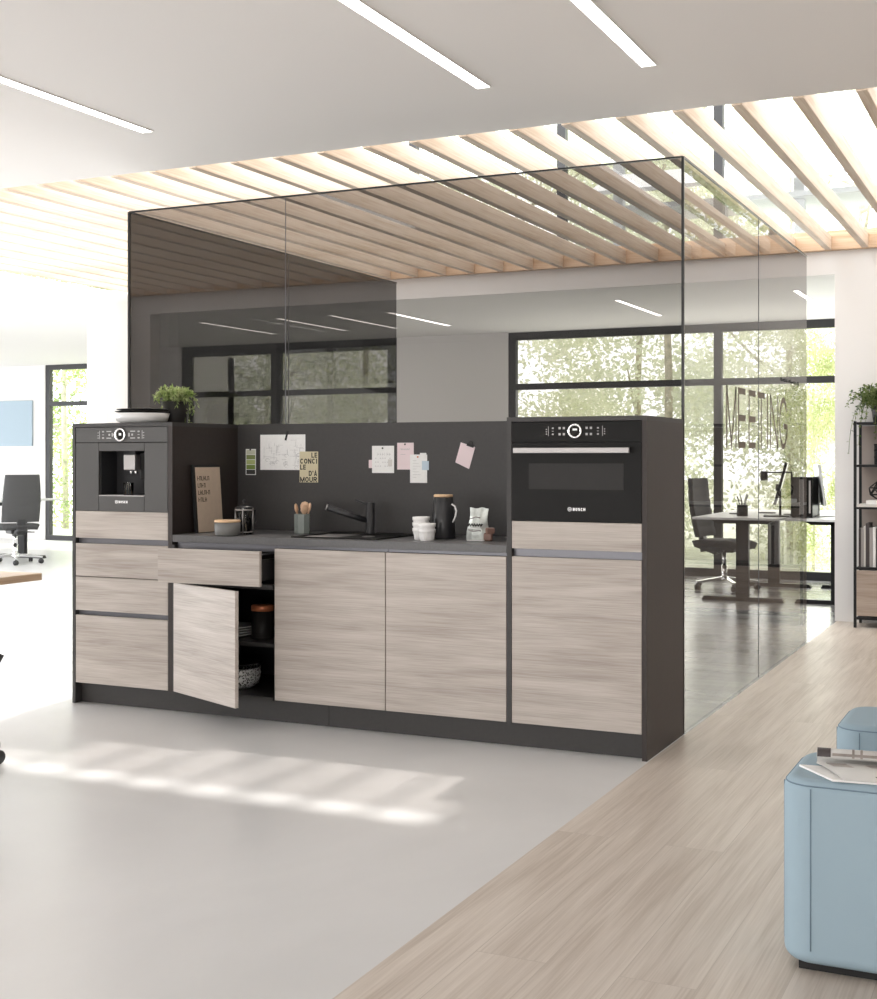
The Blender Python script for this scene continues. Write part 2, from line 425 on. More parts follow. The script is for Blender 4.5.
# left side lintel along Y and its corner pillar
struct('wall_left', bx(XW-.22, XW, .63, HY, LZ, H+.02).box(XW-.22, XW, 4.72, HY, 0, LZ), 'white')
struct('wall_right', bx(8.9, 9.05, -10, 8.6, 0, 5), 'white')
struct('wall_back', bx(-14, 9, -10.1, -10, 0, H), 'white')
# window wall, rear right part (Y 8.45) and rear left part (Y 10.2)
ww = bx(-2.46, -1.04, 8.45, 8.6, 0, LZ).box(-6.2, -5.56, 8.45, 8.6, 0, LZ)
ww.box(3.9, 9, 8.45, 8.6, 0, LZ)
struct('wall_window', ww, 'white')
struct('wall_far_left', bx(-14, -9.40, 10.2, 10.35, 0, LZ).box(-6.9, -6.05, 10.2, 10.35, 0, LZ).box(-6.2, -6.05, 8.6, 10.35, 0, LZ), 'white')
# timber cross header in front of the header wall
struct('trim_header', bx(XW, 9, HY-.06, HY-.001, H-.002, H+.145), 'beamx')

# windows
def window(n, x0, x1, y, z0, z1, posts, trans, fw=.065, d=.08):
    mb = bx(x0, x1, y, y+d, z1-fw, z1).box(x0, x1, y, y+d, z0, z0+fw)
    for p in [x0, x1-fw] + list(posts): mb.box(p, p+fw, y+.002, y+d-.002, z0+fw, z1-fw)
    for t in trans:
        ps = sorted([x0] + list(posts) + [x1-fw])
        for a, b in zip(ps, ps[1:]): mb.box(a+fw, b, y+.004, y+d-.004, t-.035, t+.035)
    f = struct('window_%d' % n, mb, 'frame')
    gl = MB()
    gl.quad((x0+.01, y+d/2, z0+.01), (x1-.01, y+d/2, z0+.01), (x1-.01, y+d/2, z1-.01), (x0+.01, y+d/2, z1-.01))
    gl.build('pane', 'winglass', f)
    return f
window(1, -1.04, 3.9, 8.46, 0, LZ, [1.30, 3.1], [2.06], .085)
window(2, -5.56, -2.46, 8.46, 0, LZ, [-4.22], [2.06], .13)
window(3, -9.40, -6.9, 10.21, 0, LZ, [-8.2], [2.08], .075)
# upper clerestory above the header, seen between the beams
window(4, -3.9, 9, 5.35, H+.10, 5.6, [-2.2, -.75, .68, 2.04, 3.5, 5.0], [4.62], .075)

# unseen slab added to keep the sun off the right end of the run
struct('roof', bx(2.27, 9, .0, 6.9, 5.7, 5.8), 'white')

# smoked glass meeting box
GX0, GX1, GY0, GY1, GZ = -.118, 3.032, .602, 3.877, 2.634
def pane_y(n, x0, x1, y, mat, joints):
    w = MB().quad((x0, y, 0), (x1, y, 0), (x1, y, GZ), (x0, y, GZ))
    o = struct(n, w, mat)
    e = bx(x0, x1, y-.005, y+.005, GZ-.004, GZ+.004)
    e.build('glass_rim', 'edge', o)
    for j in joints: bx(j-.0008, j+.0008, y-.003, y+.003, .0, GZ-.004).build('glass_joint', 'channel', o)
    return o
def pane_x(n, x, y0, y1, mat, joints):
    w = MB().quad((x, y0, 0), (x, y1, 0), (x, y1, GZ), (x, y0, GZ))
    o = struct(n, w, mat)
    bx(x-.005, x+.005, y0+.006, y1, GZ-.004, GZ+.004).build('glass_rim', 'edge', o)
    for j in joints: bx(x-.002, x+.002, j-.0015, j+.0015, .002, GZ-.004).build('glass_joint', 'channel', o)
    return o
gf = pane_y('wall_glass_front', GX0, GX1, GY0, 'smoke', [.908])
for x in (GX0, GX1): bx(x-.006, x+.006, GY0-.006, GY0+.006, 0, GZ).build('glass_corner', 'edge', gf)
gr = pane_x('wall_glass_right', GX1, GY0, GY1, 'smoke_right', [2.281])
gl_ = pane_x('wall_glass_left', GX0, GY0, GY1, 'smoke_dark', [2.281])
# lettering on the right pane, read from outside
PW = .105
def letter(ch, y0, y1):
    wd = (y1-y0)/.27; h = PW/2
    f = lambda p: (GX1+.003, y0+p.x/wd*(y1-y0), 1.312+p.y*.325)
    mb = MB()
    S_ = strokes(ch, wd, PW)
    for st in S_: ribbon(mb, st, PW, f)
    return mb.build('letter', 'taupe', gr)
for ch, a, b in (('M', 1.452, 1.697), ('E', 1.733, 1.919), ('E', 1.996, 2.184), ('T', 2.240, 2.444), ('I', 2.49, 2.55), ('N', 2.597, 2.852), ('G', 2.885, 3.155)): letter(ch, a, b)
sc = MB()
for k in range(11):
    y = 2.95+.058*k; q = (k*7) % 5
    sc.tube([(GX1+.003, y, 1.738+.004*q), (GX1+.003, y+.014, 1.760-.005*q), (GX1+.003, y+.030, 1.736), (GX1+.003, y+.045, 1.742+.004*q)], .0014, 4)
sc.build('script_lettering', 'ink', gr)

# ceiling light strips
def strip(x, y0, y1, z, label, group, w=.03):
    t = thing('ceiling_light', label, 'light', (x, (y0+y1)/2, z), 0, group)
    l = (y1-y0)/2
    bx(-w, w, -l, l, -.004, -.001).build('diffuser', 'strip', t)
    f = bx(-w-.004, -w, -l-.004, l+.004, -.006, 0).box(w, w+.004, -l-.004, l+.004, -.006, 0)
    f.box(-w, w, -l-.004, -l, -.006, 0).box(-w, w, l, l+.004, -.006, 0)
    f.build('light_frame', 'ceil', t)
    return t
strip(.555, -1.62, -.1, H, 'linear ceiling light furthest left in the front ceiling, over the coffee machine end', 'front ceiling lights')
strip(2.345, -1.62, -.1, H, 'long linear ceiling light in the front ceiling, middle one of three', 'front ceiling lights')
strip(3.075, -1.62, -.1, H, 'linear ceiling light in the front ceiling, nearest the right side', 'front ceiling lights')
for x, l in ((-3.49, 'faintest slim ceiling light behind smoked glass, furthest left'), (-2.555, 'slim ceiling light behind smoked glass, second from the left'), (-1.93, 'bright slim ceiling light behind smoked glass, left of the pale wall'),
             (-1.29, 'slim rear ceiling light just at the edge of the dark glass'), (1.02, 'slim ceiling light above the rear window, behind the oven tower'), (2.588, 'short slim rear ceiling light cut by the right glass edge')):
    strip(x, 5.98, 7.4, LZ, l, 'rear ceiling lights', .022)

# timber beams
BL = 'pale pine beam running back under the open skylight'
b0 = None
for k in range(-25, 19):
    x = 3.238 + .272*k
    if b0 is None:
        b0 = bx(-.025, .025, .66, HY-.062, H, H+.105, bev=.002, seg=1).build('ceiling_beam', 'beam')
        tag(b0, BL, 'beam', 'skylight beams'); b = b0
    else:
        b = b0.copy(); COL.objects.link(b)
    b.location = (x+.025, 0, 0)

# ================================================================== KITCHEN
D = .585; T = .019
P_TOP = 1.436
def front(name, x0, x1, z0, z1, parent, y=.0, mat='veneer'):
    return bx(x0, x1, y, y+.019, z0, z1, bev=.0012, seg=1).build(name, mat, parent)

# --- left tower
t = thing('tall_cabinet', 'left tall unit with oak drawers below the built-in coffee machine', 'cabinet', (0, 0, 0), 0, 'kitchen units')
bx(0, .019, 0, D, 0, P_TOP-.02).build('side_panel', 'anth', t)
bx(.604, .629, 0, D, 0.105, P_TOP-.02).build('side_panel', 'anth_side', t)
bx(0, .629, 0, D, P_TOP-.02, P_TOP).build('top_panel', 'anth', t)
bx(.0195, .6035, D-.015, D, .1, P_TOP-.021).build('back_panel', 'anth', t)
bx(.0195, .6035, .021, D-.016, .965, .984).build('shelf', 'black_in', t)
front('flap', .022, .602, .851, .988, t)
front('drawer', .022, .602, .655, .822, t)
front('drawer', .022, .602, .480, .651, t)
front('drawer', .022, .602, .108, .455, t)
bx(.0195, .6035, .028, .04, .815, .856).build('grip_channel', 'channel', t)
bx(.0195, .6035, .028, .04, .45, .485).build('grip_channel', 'channel', t)
bx(.0195, .6035, .025, .04, .1, .107).build('carcass_rail', 'black_in', t)
bx(.0195, .6035, .02, .04, .6512, .6548).build('carcass_rail', 'black_in', t)

# --- coffee machine
c = thing('coffee_machine', 'built-in black coffee machine with chrome dial in the left tower', 'coffee machine', (0, 0, 0))
x0, x1, z0, z1 = .023, .601, .990, 1.4135
bx(x0, x1, 0, .02, 1.3375, z1, bev=.001, seg=1).build('control_panel', 'gloss2', c)
bx(x0, .170, 0, .02, z0, 1.335, bev=.001, seg=1).build('side_flap', 'gloss2', c)
bx(.459, x1, 0, .02, z0, 1.335, bev=.001, seg=1).build('side_flap', 'gloss2', c)
bx(.172, .457, .0, .02, 1.294, 1.335, bev=.001, seg=1).build('upper_fascia', 'gloss2', c)
bx(.172, .457, .0, .02, z0, 1.066, bev=.001, seg=1).build('drip_front', 'gloss2', c)
bx(.172, .457, .14, .16, 1.066, 1.294).box(.160, .172, .02, .16, 1.05, 1.31).box(.457, .469, .02, .16, 1.05, 1.31).box(.172, .457, .02, .16, 1.294, 1.31).build('niche', 'black_in', c)
bx(.172, .457, .0, .14, 1.066, 1.071).build('drip_tray', 'steel', c)
bx(.300, .372, .035, .14, 1.198, 1.276, bev=.004).build('spout_cover', 'steel', c)
bx(.312, .362, .05, .14, 1.276, 1.294).build('spout_neck', 'black', c)
MB().tube([(.322, .07, 1.199), (.322, .07, 1.178)], .008).tube([(.352, .07, 1.199), (.352, .07, 1.178)], .008).build('spout_nozzle', 'chrome', c)
bx(.385, .455, .06, .139, 1.15, 1.285, bev=.004).build('milk_unit', 'gloss', c)
# dial + touch icons
def dial(cx, cz, r, parent):
    ry = Matrix.Rotation(PI/2, 4, 'X')
    d = MB().lathe([(r*.72, 0), (r*.76, .009), (r*.98, .009), (r, .006), (r, 0)], (cx, 0, cz), 32, ry).build('dial_ring', 'chrome', parent)
    MB().lathe([(0, .004), (r*.72, .004), (r*.72, 0)], (cx, 0, cz), 32, ry).build('dial_display', 'ovenwin', parent)
    return d
dl = dial(.311, 1.376, .034, c)
IC = [c, 'print_g', 0]
def ico(x, z, w, h): bx(x-w/2, x+w/2, -.0008-IC[2], .0-IC[2], z-h/2, z+h/2).build('touch_icon', IC[1], IC[0])
for s in (-1, 1):
    cx = .311
    ico(cx+s*.052, 1.376, .010, .018)
    for dz in (-.017, .017): ico(cx+s*.075, 1.376+dz, .03, .005)
    ico(cx+s*.072, 1.376, .010, .010)
    for dz in (-.016, 0, .016): ico(cx+s*.112, 1.376+dz, .012, .007 if dz else .003)
    ico(cx+s*.134, 1.376, .003, .042)
    for dz in (-.016, -.004, .010): ico(cx+s*.143, 1.376+dz, .008, .004)
bx(.303, .317, -.0052, -.0042, 1.372, 1.384).build('display_symbol', 'print_w', dl)
def logo(cx, cz, parent):
    word('brand_lettering', 'BOSCH', 'print_w', parent, cx-.020, -.0008, cz-.0065, .056, .013, .24, .18)
    ring = MB(); ry = Matrix.Rotation(PI/2, 4, 'X')
    ring.lathe([(.0070, 0), (.0070, .001), (.0088, .001), (.0088, 0)], (cx-.034, 0, cz), 24, ry)
    ring.box(cx-.0385, cx-.0295, -.001, 0, cz-.0010, cz+.0010).box(cx-.0372, cx-.0360, -.001, 0, cz-.0045, cz+.0045).box(cx-.0320, cx-.0308, -.001, 0, cz-.0045, cz+.0045)
    ring.build('brand_emblem', 'print_w', parent)
logo(.318, 1.037, c)
g = thing('coffee_glass', 'small glass of coffee under the machine spout', 'glass', (.322, .048, 1.0712))
MB().lathe([(.0, 0), (.024, 0), (.027, .062), (.025, .062), (.0225, .004), (0, .004)], n=24).build('glass_body', 'clear', g)
MB().lathe([(0, .004), (.0215, .004), (.0235, .040), (0, .040)], n=24).build('coffee', 'coffee', g)
MB().lathe([(0, .0402), (.0236, .0402), (.0245, .056), (0, .056)], n=24).build('milk_foam', 'china', g)

# --- base unit with open drawer and door
t = thing('base_cabinet', 'base unit with pulled-out drawer and half-open door, beside the left tower', 'cabinet', (0, 0, 0), 0, 'kitchen units')
bx(.6295, .642, .0, D, .105, .83).build('side_panel', 'anth', t)
bx(1.2105, 1.2195, .02, D, .105, .83).build('side_panel', 'black_in', t)
bx(.6425, 1.21, .003, D, .105, .121).build('bottom_panel', 'anth', t)
bx(.6425, 1.21, .003, .06, .632, .655).build('cross_rail', 'anth', t)
bx(.6425, 1.21, D-.012, D, .121, .83).build('back_panel', 'black_in', t)
bx(.6425, 1.21, .04, D-.013, .352, .371).build('shelf', 'anth', t)
bx(.642, 1.2195, .028, .04, .812, .844).build('grip_channel', 'channel', t)
dy = -.12
dr = bx(.632, 1.216, dy, dy+.019, .657, .822, bev=.0012, seg=1).build('drawer', 'veneer', t)
db = bx(1.155, 1.168, dy+.02, dy+.47, .685, .775).box(.66, .673, dy+.02, dy+.47, .685, .775).box(.66, 1.168, dy+.02, dy+.47, .675, .685).box(.66, 1.168, dy+.458, dy+.47, .685, .79)
db.build('drawer_box', 'anth', dr)
MB().tube([(1.161, dy+.02, .80), (1.161, dy+.46, .80)], .004, 8).build('drawer_rail', 'channel', dr)
th = R(-24.5)
mt = Matrix.Translation((.634, .0, 0)) @ Matrix.Rotation(th, 4, 'Z')
dd = bx(.003, .581, 0, .019, .108, .645, bev=.0012, seg=1).build('door', 'veneer', t)
dd.location = (.634, 0, 0); dd.rotation_euler = (0, 0, th)
for hz in (.2, .55): MB().obox((.05, .033, hz), (.05, .028, .03), bev=.003).build('hinge', 'steel', dd)
# things inside
def plate_stack(x, y, z, n, r, label, group):
    p = None
    for i in range(n):
        if p is None:
            p = MB().lathe([(0, 0), (r*.6, 0), (r*.95, .012), (r, .016), (r*.94, .0165), (r*.6, .005), (0, .005)], n=40).build('plate', 'china')
            o = p
        else: o = p.copy(); COL.objects.link(o)
        tag(o, label % ('lowest', 'second', 'third', 'topmost')[i if i < n-1 else 3], 'plate', group); o.location = (x, y, z+i*.0125)
plate_stack(.85, .20, .3715, 4, .12, 'grey plate on the open cabinet shelf, %s of the stack', 'plates on the cabinet shelf')
j = thing('storage_jar', 'dark storage jar with orange lid on the open cabinet shelf', 'jar', (1.045, .17, .3713))
MB().lathe([(0, 0), (.052, 0), (.054, .004), (.054, .138), (0, .138)], n=32).build('jar_body', 'ovenwin', j)
MB().lathe([(0, .1385), (.056, .1385), (.056, .162), (.052, .166), (0, .166)], n=32).build('lid', 'copper', j)
bw = None
for i, l in enumerate(('lowest of the two', 'upper of the two')):
    if bw is None:
        bw = MB().lathe([(0, 0), (.085, 0), (.118, .022), (.128, .075), (.124, .075), (.113, .026), (.08, .006), (0, .006)], n=48).build('bowl', 'dots'); o = bw
    else: o = bw.copy(); COL.objects.link(o)
    tag(o, 'black and white dotted bowl at the cabinet bottom, ' + l, 'bowl', 'dotted bowls'); o.location = (.885, .17, .1215+i*.028)
pl = MB().lathe([(0, 0), (.06, 0), (.118, .018), (.122, .022), (.115, .022), (.06, .007), (0, .007)], n=48).build('plate', 'ovenwin')
tag(pl, 'black plate resting on the dotted bowls in the open cabinet', 'plate'); pl.location = (.885, .17, .2255)
mg = MB().lathe([(0, 0), (.045, 0), (.048, .004), (.048, .07), (.045, .07), (.044, .006), (0, .006)], n=28).build('mug', 'ovenwin')
tag(mg, 'dark mug inside the pulled-out drawer', 'mug'); mg.location = (1.09, .06, .6852)

# --- sink unit and third unit
for i, (a, b, l) in enumerate(((1.2225, 1.8145, 'oak-fronted base unit under the black sink'), (1.8175, 2.4095, 'oak-fronted base unit beside the oven tower'))):
    t = thing('base_cabinet', l, 'cabinet', (0, 0, 0), 0, 'kitchen units')
    front('door', a, b-.001, .110, .829, t)
    bx(a, a+.016, .021, D, .105, .83).build('side_panel', 'anth', t)
    bx(b-.016, b, .021, D, .105, .83).build('side_panel', 'anth', t)
    bx(a+.017, b-.017, .021, D, .105, .121).build('bottom_panel', 'anth', t)
    bx(a+.017, b-.017, D-.012, D, .122, .83).build('back_panel', 'anth', t)
    bx(a, b, .026, .04, .8305, .8445).build('grip_channel', 'channel', t)

# --- oven tower
t = thing('tall_cabinet', 'right tall unit housing the oven, with oak flap and door', 'cabinet', (0, 0, 0), 0, 'kitchen units')
X0 = 2.411; X1 = 3.038
bx(X0, X0+.022, 0, D, .105, P_TOP-.02).build('side_panel', 'anth', t)
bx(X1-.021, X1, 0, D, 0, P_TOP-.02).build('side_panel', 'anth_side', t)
bx(X0, X1, 0, D, P_TOP-.02, P_TOP).build('top_panel', 'anth', t)
bx(X0+.0225, X1-.0215, D-.015, D, .105, P_TOP-.021).build('back_panel', 'anth', t)
bx(X0+.0225, X1-.0215, .021, D-.016, .965, .984).build('shelf', 'black_in', t)
front('flap', 2.435, 3.0155, .867, .986, t)
front('door', 2.435, 3.0155, .110, .832, t)
bx(X0+.0225, X1-.0215, .028, .04, .825, .872).build('grip_channel', 'channel', t)
o = thing('oven', 'built-in black compact oven with steel bar handle', 'oven', (0, 0, 0))
bx(2.4345, 3.0160, 0, .02, 1.3285, 1.4135, bev=.001, seg=1).build('control_panel', 'gloss', o)
od = bx(2.4345, 3.0160, -.002, .02, .9885, 1.3250, bev=.001, seg=1).build('door', 'gloss', o)
bx(2.515, 2.938, -.0028, -.002, 1.125, 1.236).build('oven_window', 'ovenwin', od)
hb = bx(2.458, 2.974, -.045, -.028, 1.280, 1.303, bev=.002).box(2.475, 2.490, -.028, -.002, 1.284, 1.299).box(2.942, 2.957, -.028, -.002, 1.284, 1.299)
hb.build('handle', 'steel', od)
bx(2.4345, 3.016, .021, .5, .988, 1.41).build('oven_body', 'black_in', o)
dl = dial(2.725, 1.3735, .0315, o)
IC = [o, 'steel', 0]
for s in (-1, 1):
    cx = 2.725
    for dx in (.051, .070):
        for dz in (-.013, .013): ico(cx+s*dx, 1.3735+dz, .0095, .0095)
    for dz in (-.013, 0, .013): ico(cx+s*.101, 1.3735+dz, .008, .006 if dz else .002)
    ico(cx+s*.121, 1.3735, .002, .042)
    for dz in (-.012, -.002, .008): ico(cx+s*.130, 1.3735+dz, .005, .004)
bx(2.715, 2.735, -.0052, -.0042, 1.376, 1.384).build('display_symbol', 'print_w', dl)
logo(2.735, 1.041, o)
for ch in o.children:
    if ch.name.startswith('brand'): ch.location.y -= .002

# --- plinth, worktop, back panel
pA = bx(.0195, 1.49, .05, .066, 0, .1045).build('plinth_board', 'anth'); tag(pA, 'dark plinth board below the units, left length from the coffee tower', 'plinth', 'plinth boards')
pB = bx(1.492, 3.0165, .05, .066, 0, .1045).build('plinth_board', 'anth'); tag(pB, 'dark plinth board below the units, right length under the oven tower', 'plinth', 'plinth boards')
wt = bx(.630, 2.4105, .0, .566, .845, .880, bev=.0015, seg=1).build('worktop', 'worktop')
tag(wt, 'dark grey worktop between the two tall units', 'worktop')
bp = bx(.630, 2.4105, .567, .585, .845, 1.437).build('splashback', 'anth')
tag(bp, 'tall anthracite back panel behind the worktop, pinned with papers', 'back panel')

# --- sink and faucet
s = thing('sink', 'black inset sink with drainer in the worktop', 'sink', (-.055, 0, .8802))
rim = MB()
def ring(x0, x1, y0, y1, w, z0, z1):
    rim.box(x0, x1, y0, y0+w, z0, z1).box(x0, x1, y1-w, y1, z0, z1).box(x0, x0+w, y0+w, y1-w, z0, z1).box(x1-w, x1, y0+w, y1-w, z0, z1)
ring(1.335, 1.80, .055, .50, .02, 0, .006)
rim.box(1.355, 1.78, .38, .48, 0, .005)
rim.build('rim', 'gloss', s)
bx(1.356, 1.54, .076, .379, 0, .0015).build('drainer', 'steel', s)
bas = bx(1.541, 1.779, .076, .379, 0, .002).build('basin', 'gloss', s)
MB().lathe([(0, .0021), (.03, .0021), (.032, .005), (.028, .005), (0, .003)], (1.66, .23, 0), 24).build('drain', 'steel', bas)
f = thing('faucet', 'black angled mixer tap behind the sink', 'faucet', (1.506, .43, .886))
MB().lathe([(0, 0), (.026, 0), (.026, .004), (.022, .005), (.022, .148), (.020, .152), (0, .152)], n=28).build('body', 'jug', f)
sp = MB().tube([(-.012, -.005, .062), (-.185, -.10, .128)], [.0145, .0155], 18).build('spout', 'jug', f)
MB().tube([(-.1853, -.1003, .1283), (-.192, -.104, .131)], .0158, 18).build('spout_tip', 'steel', sp)
MB().tube([(-.008, 0, .140), (-.074, -.012, .164)], [.006, .0045], 12).build('lever', 'jug', f)

# --- things on the worktop
ZC = .8802
fb = thing('letter_board', 'beige printed card in black frame leaning on the left tower', 'framed card', (.672, .26, ZC), 0)
fb.rotation_euler = (R(-4), 0, R(90))
# local: X along width, -Y faces viewer
bx(-.115, .115, 0, .016, 0, .345, bev=.001).build('board_frame', 'black', fb)
bd = bx(-.100, .112, -.002, 0, .003, .332).build('board_card', 'kraft', fb)
cl = MB(); rr = random.Random(8)
for k, (n, a) in enumerate(((6, .105), (4, .07), (6, .105), (4, .075))):
    x = -.088; z = .265-k*.036
    for q in range(n):
        w_ = a/n*.78
        cl.box(x, x+.0035, -.0028, -.002, z, z+.022)
        if (q+k) % 3: cl.box(x, x+w_, -.0028, -.002, z+(.0, .0185)[q % 2], z+(.0035, .022)[q % 2])
        else: cl.box(x, x+w_*.8, -.0028, -.002, z+.009, z+.0125)
        if q % 2: cl.box(x+w_*.75, x+w_*.75+.003, -.0028, -.002, z, z+.020)
        x += a/n
cl.build('card_lettering', 'soil', bd)

bo = thing('lidded_bowl', 'low grey stoneware pot with wooden lid on the worktop', 'bowl', (.921, .05, ZC))
MB().lathe([(0, 0), (.052, 0), (.060, .008), (.063, .030), (.063, .066), (0, .066)], n=36).build('pot', 'stone2', bo)
MB().lathe([(0, .0662), (.064, .0662), (.0645, .072), (.062, .077), (0, .077)], n=36).build('lid', 'woodlid', bo)
fp = thing('french_press', 'glass coffee press with steel frame behind the low grey pot', 'coffee press', (.937, .17, ZC), R(70))
MB().lathe([(0, .002), (.040, .002), (.040, .128), (.038, .128), (.038, .004), (0, .004)], n=32).build('glass_beaker', 'clear', fp)
MB().lathe([(0, .005), (.037, .005), (.037, .055), (0, .055)], n=28).build('coffee', 'soil', fp)
fr = MB()
for k in range(4):
    a = PI/4+k*PI/2; fr.tube([(.043*math.cos(a), .043*math.sin(a), 0), (.043*math.cos(a), .043*math.sin(a), .132)], .0035, 8)
fr.lathe([(.0415, .118), (.0445, .118), (.0445, .126), (.0415, .126)], n=32).lathe([(.0415, .010), (.0445, .010), (.0445, .016), (.0415, .016)], n=32)
fr.build('press_frame', 'steel', fp)
MB().lathe([(0, .129), (.044, .129), (.043, .136), (.02, .142), (0, .143)], n=32).tube([(0, 0, .143), (0, 0, .160)], .003).lathe([(0, .158), (.008, .160), (.009, .166), (.005, .172), (0, .173)], n=16).build('lid', 'jug', fp)
MB().tube([(.043, .01, .122), (.078, .02, .118), (.083, .02, .06), (.045, .01, .03)], .006, 10).build('handle', 'jug', fp)

pt = MB().lathe([(0, 0), (.038, 0), (.040, .004), (.040, .098), (.036, .1), (.036, .006), (0, .006)], n=8, smooth=False).build('utensil_pot', 'stone')
tag(pt, 'grey green faceted pot of wooden spoons on the worktop', 'pot'); pt.location = (1.168, .34, ZC)
def spoon(dx, dy, lx, ly, rz, z, label):
    s = thing('wooden_spoon', label, 'spoon', (1.168+dx, .34+dy, ZC+.008), rz, 'spoons in the grey pot')
    top = Vector((lx, ly, z))
    MB().tube([(0, 0, 0), top*.78], [.0045, .005], 8).build('spoon_handle', 'spoonw', s)
    u = top.normalized()
    rot = u.to_track_quat('Z', 'Y').to_matrix().to_4x4()
    b = MB(); b.lathe([(0, -.026), (.010, -.020), (.023, -.004), (.023, .010), (.015, .024), (0, .029)], n=16, mat=Matrix.Translation(top*.90) @ rot @ Matrix.Diagonal((1, .35, 1, 1)))
    b.build('spoon_bowl', 'spoonw', s)
spoon(-.010, 0, -.022, .0, .3, .128, 'wooden spoon leaning left in the faceted pot')
spoon(.004, .012, -.006, .012, -.2, .138, 'wooden spoon upright at the back of the faceted pot')
spoon(.008, -.010, .016, -.008, .1, .124, 'wooden spoon at the front of the faceted pot')
spoon(.012, .006, .024, .006, .5, .132, 'wooden spoon leaning right in the faceted pot')

def ramekin(x, y, z, label, grp):
    global RAM
    if RAM is None:
        RAM = MB().lathe([(0, 0), (.030, 0), (.031, .003), (.037, .036)], n=48, flute=.05, fl_n=1, smooth=False).lathe([(.0375, .036), (.040, .038), (.041, .052), (.0395, .053), (.036, .05), (.0305, .006), (0, .006)], n=48)
        RAM = RAM.build('ramekin', 'china'); o = RAM
    else: o = RAM.copy(); COL.objects.link(o)
    o.location = (x, y, z); tag(o, label, 'ramekin', grp)
RAM = None
ramekin(1.898, .20, ZC, 'white ramekin at the bottom of the taller back stack', 'white ramekins')
ramekin(1.898, .20, ZC+.026, 'white ramekin in the middle of the taller back stack', 'white ramekins')
ramekin(1.898, .20, ZC+.052, 'white ramekin on top of the taller back stack', 'white ramekins')
ramekin(1.963, .13, ZC, 'fluted white ramekin at the bottom of the front stack beside the black jug', 'white ramekins')
ramekin(1.963, .13, ZC+.026, 'fluted white ramekin on top of the front stack beside the black jug', 'white ramekins')

jg = thing('jug', 'tall black jug with wooden lid and curved pale handle', 'jug', (1.966, .30, ZC))
MB().lathe([(0, 0), (.056, 0), (.058, .004), (.054, .08), (.046, .195), (0, .195)], n=40).build('jug_body', 'jug', jg)
MB().lathe([(0, .1955), (.0455, .1955), (.0455, .204), (.043, .207), (0, .207)], n=40).build('lid', 'woodlid', jg)
hp = [(.043, -.008, .158), (.050, -.010, .162), (.066, -.014, .152), (.075, -.017, .132), (.070, -.016, .108), (.060, -.013, .088), (.053, -.011, .078)]
MB().tube(hp, .0042, 10).build('handle', 'china', jg)

bg = thing('snack_bag', 'crumpled silver snack bag with dark lettering on the worktop', 'bag', (2.175, .22, ZC), R(8))
gb = MB(); rows = []
for side in (-1, 1):
    g2 = []
    for i in range(9):
        v = i/8; row = []
        w = .052 - .010*v + .004*math.sin(v*7); dpt = .030*math.sin(PI*min(1, (v*.8+.18)))*(1-v*.75)
        for k in range(9):
            u = k/8*2-1
            row.append((u*w + .010*v, side*dpt*(1-u*u)**.6 + .006*math.sin(9*u+5*v)*(1-u*u), .002+v*.148 + .003*math.sin(u*5)*v))
        g2.append(row)
    gb.sheet(g2)
bb = gb.build('bag_body', 'foil', bg, recalc=True)
MB().tube([(-.034+.006*q, -.0325, .072+(.006 if q % 2 else -.004)) for q in range(12)], .0042, 6).build('bag_lettering', 'ink', bb)
MB().tube([(-.026, -.033, .058), (.030, -.033, .060)], .0028, 6).build('bag_print', 'paper', bb)
MB().tube([(-.034, -.0315, .052), (-.01, -.033, .044), (.014, -.033, .050), (.026, -.032, .046)], .0034, 6).build('bag_print', 'bookg', bb)
MB().tube([(-.026, -.031, .100), (.0, -.0315, .110), (.022, -.030, .106)], .003, 6).build('bag_print', 'bookg', bb)
bx(-.04, .04, -.034, -.020, .0015, .006).build('bag_fold', 'china', bb)
for i, (dx, dz, l) in enumerate(((.052, .018, 'lower'), (.060, .046, 'upper'))):
    o = MB().obox((0, 0, 0), (.040, .034, .028 if i else .036), (0, 0, .3+i*.4), .006).build('chocolate_piece', 'choc')
    tag(o, 'brown chocolate piece beside the silver bag, %s one' % l, 'chocolate', 'chocolate pieces'); o.location = (2.175+dx, .225, ZC+dz+.0005)

# --- papers on the back panel (front face Y=.567)
PY = .5668
def paper(name, x0, x1, z0, z1, mat, label, cat, y=0, rot=0, group=None):
    o = thing(name, label, cat, ((x0+x1)/2, PY-y, (z0+z1)/2), 0, group)
    o.rotation_euler = (0, rot, 0)
    w, h = (x1-x0)/2, (z1-z0)/2
    bx(-w, w, -.0012, 0, -h, h).build('sheet', mat, o); return o, w, h
def pin(o, x, z, mat='ink', r=.0045):
    MB().lathe([(0, .008), (r, .007), (r, .004), (r*.5, .003), (r*.5, 0)], (x, -.0012, z), 12, Matrix.Rotation(PI/2, 4, 'X')).build('pin', mat, o)
o, w, h = paper('swatch_strip', .683, .746, 1.169, 1.306, 'paper', 'strip of green colour swatches pinned left of the drawing', 'swatch strip')
for i, mname in enumerate(('g1', 'g2', 'g3', 'g4', 'g5')):
    z = h-.005-i*.0262; bx(-w+.004, w-.004, -.002, -.0012, z-.0235, z).build('swatch', mname, o)
pin(o, 0, h-.004)
o, w, h = paper('drawing', .774, 1.050, 1.196, 1.381, 'paper', 'large white sheet with faint pencil sketch', 'drawing')
sk = MB(); rr = random.Random(5)
for i in range(60):
    x = rr.uniform(-w+.02, w-.02); z = rr.gauss(-.01, .035); z = max(-h+.012, min(h-.03, z))
    if rr.random() < .5: sk.box(x, x+rr.uniform(.008, .05), -.0016, -.0012, z, z+.0011)
    else: sk.box(x, x+.0011, -.0016, -.0012, z, z+rr.uniform(.008, .04))
